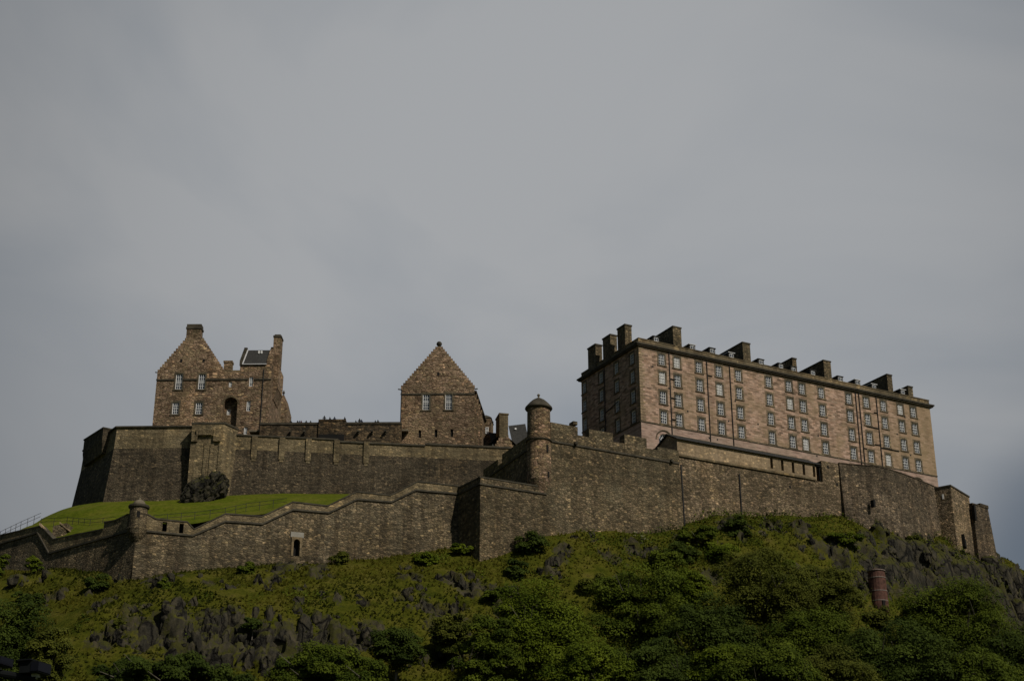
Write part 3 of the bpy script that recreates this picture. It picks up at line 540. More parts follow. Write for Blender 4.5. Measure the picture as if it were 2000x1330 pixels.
# ------------------------------------------------------------------ low range with parapet between them, and visitors behind it
def low_range():
    F = Fr(at(508, 832, 238), 91); u1 = F.U(784, 830)
    T = thing('low_range', F.w(0, -9), 'low soot stained wall with dark coping between the two gabled buildings', 'wall')
    v0 = F.V(640, 829); a = MB(); a.fbox(F, 0, u1, -9, v0, -1.0, 0); a.build('wall', M_SOOT, T)
    ra, rb = F.U(623, 826), F.U(675, 826); vr = F.V(650, 823.5)
    c = MB(); c.fbox(F, 0, ra, v0, v0+.35, -1.1, .14); c.fbox(F, rb, u1, v0, v0+.35, -1.1, .14); c.build('coping', M_COPE, T)
    c = MB(); c.fbox(F, ra, rb, -9, vr, -1.15, .3); c.fbox(F, ra-.05, rb+.05, vr, vr+.3, -1.2, .4); c.build('raised_bay', M_SOOT, T)
    for x in (567, 595, 700, 727, 753): u = F.U(x, 845); q = MB(); q.fbox(F, u-.15, u+.15, -1.3, -1.0, 0, .8); q.fbox(F, u-.12, u+.12, -1.55, -1.3, 0, .35); q.build('water_spout', M_COPE, T)
    q = MB()
    q.fbox(F, ra+.1, rb-.1, -3.2, -1.6, .3, .36); q.build('dark_opening', M_DARK, T)
    # walkway behind
    wz = v0+.35-.80; q = MB(); q.fbox(F, -2, u1+1, wz-.3, wz, -12, -1.21); w = q.build('terrace_paving', M_STRING); tag(w, kind='structure')
    # people: one skinned body, copied
    def person_mesh():
        V = [(0, 0, .95), (0, 0, 1.2), (0, .0, 1.42), (0, -.01, 1.52), (0, -.03, 1.62), (0, -.03, 1.72), (-.1, 0, .9), (-.11, 0, .48), (-.11, .02, .06), (-.11, -.12, .03), (.1, 0, .9), (.11, 0, .48), (.11, .02, .06), (.11, -.12, .03),
             (-.2, 0, 1.4), (-.26, .02, 1.12), (-.22, -.12, .92), (-.21, -.17, .86), (.2, 0, 1.4), (.26, .02, 1.12), (.22, -.12, .92), (.21, -.17, .86)]
        Ed = [(0, 1), (1, 2), (2, 3), (3, 4), (4, 5), (0, 6), (6, 7), (7, 8), (8, 9), (0, 10), (10, 11), (11, 12), (12, 13), (2, 14), (14, 15), (15, 16), (16, 17), (2, 18), (18, 19), (19, 20), (20, 21)]
        rad = [.16, .15, .15, .06, .105, .09, .1, .065, .045, .04, .1, .065, .045, .04, .065, .05, .035, .03, .065, .05, .035, .03]
        me = bpy.data.meshes.new('person'); me.from_pydata(V, Ed, []); o = bpy.data.objects.new('person', me); COL.objects.link(o)
        md = o.modifiers.new('skin', 'SKIN'); sv = me.skin_vertices[0].data
        for i, r in enumerate(rad): sv[i].radius = (r, r*.8)
        sv[0].use_root = True; ss = o.modifiers.new('sub', 'SUBSURF'); ss.levels = 1; ss.render_levels = 1
        dg = bpy.context.evaluated_depsgraph_get(); m2 = bpy.data.meshes.new_from_object(o.evaluated_get(dg)); bpy.data.objects.remove(o); return m2
    pm = person_mesh(); cl = []
    for nm, c in (('navy_cloth', (.02, .025, .05)), ('black_cloth', (.015, .015, .015)), ('maroon_cloth', (.09, .02, .025)), ('pale_cloth', (.35, .34, .32))):
        m = pm.copy(); m.materials.clear(); m.materials.append(plain(nm, c, .2)); cl.append(m)
    cw = ['navy', 'black', 'maroon', 'pale']
    where = ['far left beside the tall house', 'far left, second from the tall house', 'left, in the close row of heads', 'left, in the middle of the close row', 'left, at the right end of the close row', 'left of the raised bay, alone', 'just left of the raised bay', 'above the left end of the raised bay', 'above the middle of the raised bay', 'above the right part of the raised bay', 'at the right corner of the raised bay', 'just right of the raised bay', 'tallest of the group right of the raised bay', 'right half of the pair right of the raised bay', 'nearest but one to the gabled hall', 'nearest to the gabled hall']
    P = [(568, 1, .15), (581, 1, -.05), (584.5, 0, .02), (588, 2, 0), (598, 1, .05), (606.5, 1, .02), (623, 1, .08), (633, 1, .95), (644, 1, .75), (653, 0, .72), (673, 1, .7), (695, 1, .05), (702, 1, .38), (706, 0, .25), (733, 1, .02), (738, 1, .1)]
    for i, (x, ci, lift) in enumerate(P):
        u = F.U(x, 826, -1.4-(i % 3)*.1); o = bpy.data.objects.new('person', cl[ci]); COL.objects.link(o)
        o.location = Vector(F.w(u, wz+max(lift-.12, 0), -1.4-(i % 3)*.1)); o.rotation_euler = (0, 0, random.uniform(-.9, .9)); h = 1.0; o.scale = (1, 1, 1)
        tag(o, 'visitor in %s, %s' % (cw[ci], where[i]), 'person', 'visitors behind the low parapet')
        if lift > .12:                       # those who stand higher stand on a step
            q = MB(); q.fbox(F, u-.3, u+.3, wz, wz+lift-.12, -1.75, -1.22); s = q.build('stone_step', M_STRING, loc=F.w(u, wz, -1.5)); tag(s, 'stone step under the visitor ' + where[i], 'step', 'steps behind the low parapet')
low_range()

# ------------------------------------------------------------------ cottage with slate roof behind the middle
def cottage():
    F = Fr(at(985, 850, 250), 78); T = thing('slate_cottage', F.w(0, -12), 'small slate roofed cottage with a tall chimney left of the domed turret', 'cottage')
    S = Fr(F.p0, -12, True)
    ca, cb = F.U(975.5, 830), F.U(992.5, 830); vt = F.V(983, 807)
    q = MB(); q.fbox(F, ca, cb, -.3, vt-.25, -3.2, 0); q.fbox(F, ca-.1, cb+.1, vt-.25, vt, -3.3, .1); q.build('chimney', M_CURU, T)
    g = MB(); 
    for i in range(8): t = i/8; g.fbox(F, ca+.5*t-2*(1-t), cb+2.3*(1-t)-.2, -12 if i == 0 else -4.5+4.6*t, -4.5+4.6*(i+1)/8, -.7, -.02)
    g.build('gable', M_RUB, T)
    r = MB(); m_ = (ca+cb)/2; B = -9
    r.poly([F.w(m_, .7, -.5), F.w(m_, .7, B), F.w(m_+5.5, -4.2, B), F.w(m_+5.5, -4.2, -.5)]); r.poly([F.w(m_, .7, -.5), F.w(m_, .7, B), F.w(m_-5.5, -4.2, B), F.w(m_-5.5, -4.2, -.5)])
    x0 = F.U(955, 845, -4); x1 = F.U(985, 845, -4); v1 = F.V(960, 845, -4); r.poly([F.w(x0, v1, -4), F.w(x1, v1, -4), F.w(x1, v1-3.5, -1), F.w(x0, v1-3.5, -1)])
    x2, x3 = F.U(993, 832, -5), F.U(1026, 832, -5); v2 = F.V(1000, 832, -5); r.poly([F.w(x2, v2, -5), F.w(x3, v2+.6, -5), F.w(x3, v2-5, -1.2), F.w(x2, v2-5, -1.2)])
    R_ = r.build('roof', M_SLATE, T)
    for (x, y, o) in ((1006.5, 838, -4.2), (971.5, 848, -3.5)): u, v = F.pix(x, y, o); q = MB(); q.fbox(F, u-.15, u+.15, v-.15, v+.15, o-.1, o+.25); q.build('skylight', M_WHITE, R_)
cottage()
#SECTION_WALLS
def offs(P, d):
    """mitred offset of a plan polyline to its outer (camera) side"""
    P = [np.array(p[:2], float) for p in P]; out = []; nn = []
    for a, b in zip(P, P[1:]): t = (b-a)/np.linalg.norm(b-a); nn.append(np.array([t[1], -t[0]]))
    for i, p in enumerate(P):
        if i == 0: n = nn[0]
        elif i == len(P)-1: n = nn[-1]
        else: n = nn[i-1]+nn[i]; n = n/max(.35, (1+nn[i-1]@nn[i]))
        out.append(p+n*d)
    return out
def ribbon(mb, P, zb, zt, o0, o1, batter=0.0, m=0):
    """solid strip along a plan polyline (left to right), zb/zt per point, from offset o0 (inner) to o1 (outer); the outer face leans out by batter per metre"""
    n = len(P); zb = [zb]*n if np.isscalar(zb) else zb; zt = [zt]*n if np.isscalar(zt) else zt
    A = offs(P, o0); B = offs(P, o1); Bb = []
    for i in range(n): Bb.append(offs(P, o1+batter*(zt[i]-zb[i]))[i])
    for i in range(n-1):
        j = i+1
        p = [(*Bb[i], zb[i]), (*Bb[j], zb[j]), (*A[j], zb[j]), (*A[i], zb[i]), (*B[i], zt[i]), (*B[j], zt[j]), (*A[j], zt[j]), (*A[i], zt[i])]
        mb.poly([p[0], p[1], p[5], p[4]], m); mb.poly([p[4], p[5], p[6], p[7]], m); mb.poly([p[7], p[6], p[2], p[3]], m); mb.poly([p[0], p[3], p[2], p[1]], m)
        if i == 0: mb.poly([p[0], p[4], p[7], p[3]], m)
        if j == n-1: mb.poly([p[1], p[2], p[6], p[5]], m)

def high_wall():
    F1 = Fr(at(227, 835, 222), 91.5); F2 = Fr(at(450, 850, 222), 81.8); FL = Fr(F1.p0, -35, True)
    T = thing('high_curtain_wall', F1.w(0, -22), 'tall battered dark stone curtain wall above the green bank at left', 'wall')
    z1t = F1.p0[2]; z2t = F2.p0[2]; zb = 55.0
    pL2 = FL.w(14.2, 0)+np.array([6, 14, 0]); P1 = [pL2, FL.w(14.2, 0), F1.p0, F1.w(17.6, 0)]
    a = MB(); ribbon(a, P1, zb, z1t-3.4, -3, 0.0, .115)
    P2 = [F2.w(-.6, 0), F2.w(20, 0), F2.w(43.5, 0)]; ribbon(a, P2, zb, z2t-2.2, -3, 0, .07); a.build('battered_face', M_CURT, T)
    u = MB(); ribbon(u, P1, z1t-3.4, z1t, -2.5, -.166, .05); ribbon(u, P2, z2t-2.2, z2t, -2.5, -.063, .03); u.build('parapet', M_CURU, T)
    c = MB(); ribbon(c, P1, z1t, z1t+.22, -2.6, .12); 
    ribbon(c, [F2.w(-.6, 0), F2.w(16.5, 0)], z2t, z2t+.22, -2.6, .12); ribbon(c, [F2.w(16.5, 0), F2.w(30, 0)], z2t-.35, z2t-.1, -2.6, .14); ribbon(c, [F2.w(30, 0), F2.w(43.5, 0)], z2t-.1, z2t+.2, -2.6, .12); c.build('coping', M_COPE, T)
    # pilaster strips
    for x in (497, 551, 603, 658, 716):
        uu = F2.U(x, 870); q = MB(); q.fbox(F2, uu-.42, uu+.42, -3.6, -.05, -.2, .28); q.fbox(F2, uu-.3, uu+.3, -4.0, -3.6, -.2, .2); q.build('pilaster', M_CURU, T)
    # projecting gun parapet on the shaded left face
    q = MB(); q.hexa([FL.w(3.6, -3.3, .55), FL.w(11.6, -3.3, .55), FL.w(11.6, -3.3, -1.5), FL.w(3.6, -3.3, -1.5), FL.w(3.0, -1.2, .95), FL.w(12.0, -1.2, .75), FL.w(12.0, -1.2, -1.5), FL.w(3.0, -1.2, -1.5)]); q.hexa([FL.w(3.0, -1.2, .95), FL.w(12.0, -1.2, .75), FL.w(12.0, -1.2, -1.5), FL.w(3.0, -1.2, -1.5), FL.w(3.0, .55, .95), FL.w(12.0, 1.1, .75), FL.w(12.0, 1.1, -1.5), FL.w(3.0, .55, -1.5)]); q.build('gun_parapet', M_CURT, T)
    q = MB(); q.hexa([FL.w(2.9, .55, 1.05), FL.w(12.1, 1.1, .85), FL.w(12.1, 1.1, -1.6), FL.w(2.9, .55, -1.6), FL.w(2.9, .75, 1.05), FL.w(12.1, 1.3, .85), FL.w(12.1, 1.3, -1.6), FL.w(2.9, .75, -1.6)]); q.build('coping', M_COPE, T)
    # tower bay
    u0, u1 = F1.U(374, 850, 2.0), F1.U(437, 850, 2.0); vt = F1.V(405, 826, 2.0)
    Pt = [F1.w(u0, 0, -1), F1.w(u0, 0, 2.0), F1.w(u1, 0, 2.0), F1.w(u1+1.5, 0, -.8)]
    def prism(mb, pts, za, zc, grow=0.0):
        ce = sum(pts)/len(pts); P = [p+(p-ce)/np.linalg.norm((p-ce)[:2])*grow for p in pts]; zz = np.array([0, 0, 1.0])
        B = [np.array([p[0], p[1], za]) for p in P]; U_ = [np.array([p[0], p[1], zc]) for p in P]; n = len(P)
        for i in range(n): mb.poly([B[i], B[(i+1) % n], U_[(i+1) % n], U_[i]])
        mb.poly(U_); mb.poly(B[::-1])
    q = MB(); prism(q, Pt, zb, z1t+vt-.2); B_ = q.build('tower_bay', M_CURU, T)
    q = MB(); prism(q, Pt, z1t+vt-.2, z1t+vt+.1, .16); q.build('coping', M_COPE, B_)
    for (x0, x1, ya, yb, d) in ((384, 389, 838, 852, .35), (389, 414, 843, 851, .45), (414, 419, 838, 852, .35), (417, 431, 840, 863, .45), (374.5, 386, 850, 863, .3)):
        ua, ub, va, vb = F1.U(x0, yb, 2), F1.U(x1, yb, 2), F1.V(x0, yb, 2), F1.V(x0, ya, 2); q = MB(); q.fbox(F1, ua, ub, va, vb, 1.95, 2+d); q.build('corbel', M_CURU, B_)
    for x in (398, 410, 427): uu = F1.U(x, 930, 2); q = MB(); q.fbox(F1, uu-.28, uu+.28, -12, F1.V(x, 868, 2), 1.95, 2.14); q.build('pilaster', M_CURU, B_)
    return F1, F2, FL
high_wall()

LWF = Fr(at(275, 1036, 185), 69); LLF = Fr(at(262, 1036, 185), -50, True)
def zigzag_wall():
    F, G = LWF, LLF
    T = thing('zigzag_wall', F.w(0, -14), 'lower stone wall climbing in stepped zigzags with a round sentry turret on its corner', 'wall')
    sp = [(-.6, -.1), F.pix(305, 1039), F.pix(376, 1047), F.pix(440, 1018), F.pix(512, 1023), F.pix(572, 995), F.pix(642, 1001), F.pix(697, 975), F.pix(764, 980), F.pix(812, 957), F.pix(897, 964.5)]
    sp[0] = (-.6, sp[1][1]); sp[2] = (sp[2][0], sp[1][1])
    tp = [(F.U(278, 1000), F.V(282, 1000)), F.pix(305, 1014), F.pix(366, 1020), F.pix(379, 1034), F.pix(440, 1004), F.pix(512, 1009), F.pix(572, 981), F.pix(640, 988.5), F.pix(697, 961), F.pix(763, 968), F.pix(816, 941), F.pix(897, 950)]
    du0, du1 = F.U(572, 1068), F.U(584.5, 1068); dv1, dv0 = F.V(578, 1054), F.V(578, 1087)
    f = MB(); bat = .05
    def face(u0, v0, u1, v1, vb): f.poly([F.w(u0, vb, bat*(v0-vb)), F.w(u1, vb, bat*(v1-vb)), F.w(u1, v1, 0), F.w(u0, v0, 0)])
    q = sp[:]; VB = -13
    for (a, b), (c, d) in zip(q, q[1:]):
        if a < du0 < c or a < du1 < c:
            # keep the doorway open: plain vertical strip just wide enough for it
            L_ = lambda u: b+(d-b)*(u-a)/(c-a)
            segs = sorted({a, c, *[x for x in (du0, du1) if a < x < c]})
            for s0, s1 in zip(segs, segs[1:]):
                if du0-.01 <= s0 and s1 <= du1+.01:
                    o0 = lambda v, u: bat*(L_(u)-v)
                    f.poly([F.w(s0, dv1, o0(dv1, s0)), F.w(s1, dv1, o0(dv1, s1)), F.w(s1, L_(s1), 0), F.w(s0, L_(s0), 0)])
                    f.poly([F.w(s0, VB, o0(VB, s0)), F.w(s1, VB, o0(VB, s1)), F.w(s1, dv0, o0(dv0, s1)), F.w(s0, dv0, o0(dv0, s0))])
                else: face(s0, L_(s0), s1, L_(s1), VB)
        else: face(a, b, c, d, VB)
    for (a, b), (c, d) in zip(q, q[1:]): f.poly([F.w(a, b, 0), F.w(c, d, 0), F.w(c, d, -1.6), F.w(a, b, -1.6)]); f.poly([F.w(a, b, -1.6), F.w(c, d, -1.6), F.w(c, VB, -1.6), F.w(a, VB, -1.6)])
    # left wing
    gs = [(-.6, G.V(240, 1038)), G.pix(240, 1038), G.pix(98, 1067), G.pix(74, 1040), G.pix(0, 1058), (G.U(0, 1058)+9, G.V(0, 1058))]
    gs[0] = (-.6, .12); gs[1] = (gs[1][0], .12); gs[2] = (gs[2][0], .12); gs[4] = (gs[4][0], gs[3][1]); gs[5] = (gs[5][0], gs[3][1])
    for (a, b), (c, d) in zip(gs, gs[1:]):
        f.poly([G.w(a, VB, bat*(b-VB)), G.w(c, VB, bat*(d-VB)), G.w(c, d, 0), G.w(a, b, 0)]); f.poly([G.w(a, b, 0), G.w(c, d, 0), G.w(c, d, -1.6), G.w(a, b, -1.6)]); f.poly([G.w(a, b, -1.6), G.w(c, d, -1.6), G.w(c, VB, -1.6), G.w(a, VB, -1.6)])
    f.build('wall', M_ZIG, T)
    # doorway
    d = MB(); c = (du0+du1)/2; ob = bat*6+.02; r = (du1-du0)/2
    d.arch(F, du0, du1, dv1-r, dv1+.02, ob+.06, 1.2); d.fbox(F, du0-.28, du0, dv0, dv1+.3, -.6, ob+.07); d.fbox(F, du1, du1+.28, dv0, dv1+.3, -.6, ob+.07); d.fbox(F, du0, du1, dv1+.021, dv1+.3, -.6, ob+.065)
    D = d.build('doorway', M_TRIM, T); d = MB(); d.fbox(F, du0, du1, dv0, dv1, -.8, -.5); d.build('dark_opening', M_DARK, D)
    pu0, pu1, pv0, pv1 = F.U(567, 1045), F.U(592.5, 1045), F.V(580, 1050.5), F.V(580, 1040); d = MB(); d.fbox(F, pu0, pu1, pv0, pv1, 0, .3); d.build('stone_plaque', plain('pale_plaque_stone', (.27, .255, .215), .15), T)
    # string course (rounded moulding), parapet and coping
    s = MB()
    for Q, H_ in ((sp, F), (gs, G)):
        for (a, b), (c_, d_) in zip(Q, Q[1:]): s.slant(H_, a, b-.13, b+.1, c_, d_-.13, d_+.1, -.1, .2)
    s.build('string_course', M_COPE, T)
    p = MB(); emb = [(F.U(317, 1030), F.U(326, 1030)), (F.U(350, 1033), F.U(358.5, 1033))]
    def spv(u, Q):
        for (a, b), (c_, d_) in zip(Q, Q[1:]):
            if a <= u <= c_: return b+(d_-b)*(u-a)/(c_-a)
        return Q[-1][1]
    us = sorted({*[t[0] for t in tp], *[s_[0] for s_ in sp if s_[0] > tp[0][0]], *[e for q_ in emb for e in q_]})
    us = [u for u in us if u <= tp[-1][0]]
    for a, b in zip(us, us[1:]):
        ta, tb, ba, bb = spv(a, tp), spv(b, tp), spv(a, sp)+.1, spv(b, sp)+.1
        if any(e0-.01 <= a and b <= e1+.01 for e0, e1 in emb):
            h = .42; p.slant(F, a, ba, ba+.1, b, bb, bb+.1, -.7, -.03); p.slant(F, a, ta-.2, ta, b, tb-.2, tb, -.7, -.03)
        else: p.slant(F, a, ba, max(ta, ba+.05), b, bb, max(tb, bb+.05), -.7, -.03)
    gt = [(G.U(250, 1005), G.V(247, 1006)), G.pix(225, 1017), G.pix(203, 1021), (G.U(201.5, 1034), G.V(201.5, 1034)), G.pix(104, 1054), G.pix(79, 1028), G.pix(0, 1046), (G.U(0, 1046)+9, G.V(0, 1046))]
    gt[7] = (gt[7][0], gt[6][1]); gu = sorted({*[t[0] for t in gt], *[s_[0] for s_ in gs if s_[0] > gt[0][0]]}); gu = [u for u in gu if u <= gt[-1][0]]
    for a, b in zip(gu, gu[1:]): p.slant(G, a, spv(a, gs)+.1, spv(a, gt), b, spv(b, gs)+.1, spv(b, gt), -.7, -.03)
    p.build('parapet', M_CURU, T)
    c = MB()
    for Q, H_ in ((tp, F), (gt, G)):
        for (a, b), (c_, d_) in zip(Q, Q[1:]):
            if c_-a > .05: c.slant(H_, a, b, b+.16, c_, d_, d_+.16, -.8, .06)
    c.build('coping', M_COPE, T)
    # pepper-pot sentry turret on the corner
    ce = F.w(-.45, 0, -.35); z0 = F.p0[2]; sc = .0648
    zz = lambda y: F.V(262, y)
    q = MB(); q.lathe((ce[0], ce[1], z0), [(.15, zz(1062)), (.55, zz(1056)), (.9, zz(1049)), (1.15, zz(1042)), (1.27, zz(1035))], 24); q.lathe((ce[0], ce[1], z0), [(1.27, zz(1035)), (1.33, zz(1033)), (1.30, zz(1031)), (1.13, zz(1030)), (1.11, zz(992))], 24); t = q.build('sentry_turret', M_ZIG, T)
    q = MB(); q.lathe((ce[0], ce[1], z0), [(1.11, zz(992)), (1.3, zz(990)), (1.33, zz(987)), (1.25, zz(985)), (.8, zz(983))], 24); q.build('turret_cornice', M_COPE, t)
    q = MB(); q.lathe((ce[0], ce[1], z0), [(.8, zz(983)), (.72, zz(979)), (.55, zz(976)), (.3, zz(974.5)), (.14, zz(973)), (.16, zz(971)), (.04, zz(968))], 20); q.build('turret_cap', M_STRING, t)
    q = MB(); q.fbox(Fr(ce, 75), -.2, .2, zz(1012), zz(1000), 1.0, 1.13); q.build('loophole', M_DARK, t)
zigzag_wall()

WF = Fr(at(938, 940, 195), 61.8)
def bastion():
    F = WF; zr = F.p0[2]; VB = -20
    T = thing('domed_turret_bastion', F.w(0, VB), 'sunlit rubble bastion with a domed round turret on its left corner', 'bastion')
    SL = Fr(F.p0, -32, True); uc = 9.6; C = Fr(F.w(uc, 0, 0), -24, True); ue = F.U(1326, 905); vs = 7.42
    slits = []
    for x, y, h in ((1068.5, 876, 15), (1071.5, 927, 11)): u, v = F.pix(x, y); slits.append((u-.14, u+.14, v-h*.035, v+h*.035))
    a = MB(); a.panel(F, uc, ue, VB, vs)
    a.poly([F.w(ue, VB, 0), F.w(ue+.7, VB, 0), F.w(ue, vs, 0)]); a.poly([F.w(ue+.7, VB, 0), F.w(ue+.7, VB, -3), F.w(ue, vs, -3), F.w(ue, vs, 0)])
    a.poly([C.w(0, VB), C.w(34, VB), C.w(34, vs), C.w(0, vs)]); a.poly([F.w(uc, vs, 0), F.w(ue, vs, 0), F.w(ue, vs, -24), C.w(26, vs)])
    a.build('wall', M_BAST, T)
    # low outwork
    q = MB(); q.panel(F, 0, uc, VB, -.45); q.poly([SL.w(0, VB), SL.w(9, VB), SL.w(9, -.45), SL.w(0, -.45)]); q.poly([F.w(0, -.46), F.w(uc, -.46), C.w(16, -.46), SL.w(9, -.46)])
    q.fbox(F, .0, uc+.4, -.25, .55, -.8, -.01); q.fbox(SL, .8, 9, -.25, .5, -.8, -.01); q.build('outwork', M_BAST, T)
    q = MB(); q.fbox(F, -.12, uc+.5, .55, .72, -.9, .07); q.fbox(SL, .9, 9, .5, .68, -.9, .07); q.build('coping', M_COPE, T)
    q = MB(); q.fbox(F, -.15, uc+.55, -.45, -.25, -.3, .16); q.fbox(SL, .3, 9, -.45, -.25, -.3, .16); q.build('string_course', M_COPE, T)
    # rounded corner and turret
    ce = F.w(F.U(1052.5, 857, -.95), 0, -.95); z = lambda y: F.V(1052, y, -.95)
    q = MB(); q.lathe((ce[0], ce[1], zr), [(.5, -1.6), (.9, -.4), (1.3, .7), (1.62, 1.7), (1.68, 2.6), (1.66, vs-.1)], 40); q.lathe((ce[0], ce[1], zr), [(1.64, vs+.1), (1.60, z(801))], 40); t = q.build('turret', M_RUB, T)
    for x, y, h in ((1066.5, 877, .52), (1069, 927, .4)):
        u, v = F.pix(x, y, .35); rr_ = math.sqrt(max(.05, 1.68**2-(u-F.U(1052.5, 857, -.95))**2))-.95; lp = MB(); lp.fbox(F, u-.15, u+.15, v-h, v+h, rr_-.6, rr_+.07); lp.build('loophole', M_DARK, t)
    q = MB(); zd = z(800); q.lathe((ce[0], ce[1], zr), [(1.60, zd-.12), (1.85, zd-.02), (1.93, zd+.12), (1.88, zd+.28), (1.6, zd+.62), (1.25, zd+1.0), (.85, zd+1.36), (.45, zd+1.6), (.2, zd+1.68)], 40); q.build('dome', M_COPE, t, True)
    q = MB(); q.lathe((ce[0], ce[1], zr), [(.2, zd+1.66), (.16, zd+1.8), (.1, zd+1.86), (.1, zd+1.95), (.2, zd+2.05), (.22, zd+2.16), (.14, zd+2.28), (.02, zd+2.36)], 14); q.build('finial', M_STRING, t)
    s = MB(); s.fbox(F, uc+.6, ue, vs-.14, vs+.1, -.2, .15); s.fbox(C, 1.2, 30, vs-.14, vs+.1, -.2, .15); s.lathe((ce[0], ce[1], zr), [(1.6, vs-.15), (1.84, vs-.12), (1.86, vs+.02), (1.6, vs+.12)], 40); s.build('string_course', M_COPE, T)
    # battlements
    b = MB(); tops = [(1076, 1128.5, 829), (1128.5, 1151, 851.5), (1151, 1197.5, 842), (1197.5, 1220, 864), (1220, 1263, 852), (1263, 1285, 877), (1285, 1326, 876)]
    for x0, x1, y in tops:
        u0, u1 = F.U(x0, y+12), F.U(x1, y+12); v = F.V((x0+x1)/2, y); b.fbox(F, u0, u1-.004, vs+.1, v, -1.3, -.01)
    b.fbox(C, 1.0, 14, vs+.1, vs+2.05, -1.3, -.01); b.fbox(C, 15.5, 21, vs+.1, vs+1.75, -1.3, -.01); b.fbox(C, 14, 30, vs+.1, vs+.8, -1.3, -.02)
    u0, u1 = F.U(1120, 830), F.U(1128.3, 830); b.fbox(F, u0, u1, F.V(1124, 829), F.V(1124, 822.5), -1.2, -.05)
    b.build('battlement', M_BAST, T)
    # ramped wall end beside the guardhouse
    pipe(T, F, [(ue+.25, vs-.2), (ue+.55, -8)], .12)
    for x, y in ((1122.5, 867), (1310, 901)): u, v = F.pix(x, y); q = MB(); q.fbox(F, u-.2, u+.2, v-.15, v+.2, .15, .5); q.build('water_spout', M_COPE, T)
bastion()

def right_wall():
    F = WF; o = -.9; VB = -20; u0 = F.U(1326, 905)-.2; vl = F.V(1460, 912.5, o); u1 = F.U(1606, 925, o); ue = F.U(1656, 960, o)
    T = thing('patched_curtain_wall', F.w(u0, VB, o), 'patched brown rubble wall under the guardhouse, with a thin drain pipe down it', 'wall')
    a = MB(); a.panel(F, u0, ue, VB, vl-.2, o=o); vt = F.V(1630, 904, o); a.panel(F, u1, ue, vl-.2, vt, o=o); a.fbox(F, u1, ue, vl-.2, vt-.004, o-2, o-.004)
    a.poly([F.w(u0, vl-.2, o), F.w(ue, vl-.2, o), F.w(ue, vl-.2, o-8), F.w(u0, vl-.2, o-8)]); a.build('wall', M_PATCH, T)
    q = MB(); q.fbox(F, u0, u1-1.5, vl-.2, vl+.12, o-.3, o+.22); q.build('ledge', M_TRIM, T)
    x = F.U(1444, 940, o); pp = MB(); pp.tube(F.w(x, F.V(1444, 926, o), o+.12), F.w(x, -6, o+.12), .1); pp.build('drain_pipe', M_PIPE, T)
    for px, py in ((1543, 951), (1635, 946), (1617, 912)): u, v = F.pix(px, py, o); q = MB(); q.fbox(F, u-.18, u+.18, v-.22, v+.22, o-.1, o+.015); q.build('drain_hole', M_DARK, T)
    # guardhouse
    T2 = thing('guardhouse', F.w(u0, vl, o-.4), 'low tan guardhouse with a slate roof and five dark slits at its right end', 'guardhouse')
    g0 = F.U(1322.5, 870, o-.3); ve = F.V(1322.5, 857, o-.3); og = o-.3; D = 5.2
    sl = []
    for px, py in ((1507, 904), (1528, 908.5), (1549, 913), (1570, 917), (1590, 921)): u, v = F.pix(px, py, og); sl.append((u-.24, u+.24, v-.85, v+.85))
    a = MB(); a.panel(F, g0, u1-.9, vl+.0, ve, sl, .6, o=og)
    a.poly([F.w(g0, vl-3, og), F.w(g0, vl-3, og-D), F.w(g0, ve, og-D), F.w(g0, ve+1.15, og-D*.45), F.w(g0, ve, og)]); a.poly([F.w(u1-.9, vl-1, og), F.w(u1-.9, vl-1, og-D), F.w(u1-.9, ve, og-D), F.w(u1-.9, ve+1.15, og-D*.45), F.w(u1-.9, ve, og)]); a.build('wall', M_HARL, T2)
    for h in sl: q = MB(); q.poly([F.w(h[0], h[2], og-.55), F.w(h[1], h[2], og-.55), F.w(h[1], h[3], og-.55), F.w(h[0], h[3], og-.55)]); q.build('slit', M_DARK, T2)
    r = MB(); e = .35; ra, rb = g0-.3, u1-.2
    A = [F.w(ra, ve-.1, og+e), F.w(rb, ve-.1, og+e), F.w(rb, ve+1.25, og-D*.45), F.w(ra, ve+1.25, og-D*.45)]; r.hexa(A+[p+np.array([0, 0, .14]) for p in A])
    B = [F.w(ra, ve-.1, og-D-e), F.w(rb, ve-.1, og-D-e), F.w(rb, ve+1.25, og-D*.45), F.w(ra, ve+1.25, og-D*.45)]; r.hexa(B+[p+np.array([0, 0, .14]) for p in B]); r.build('roof', M_SLATE, T2)
    q = MB(); q.fbox(F, ra, rb, ve+1.38, ve+1.46, og-D*.45-.12, og-D*.45+.12); um = F.U(1470, 880, og)
    q.build('ridge', M_STRING, T2)
    q = MB(); q.slant(F, u1-1.0, ve-.3, ve-.1, u1-.9+.75, ve-.3, ve-.1, og-D, og+.2); q.fbox(F, u1-.9+.6, u1-.9+.72, vl-.3, ve-.3, og-.3, og); q.build('open_end', M_DARK, T2)
right_wall()

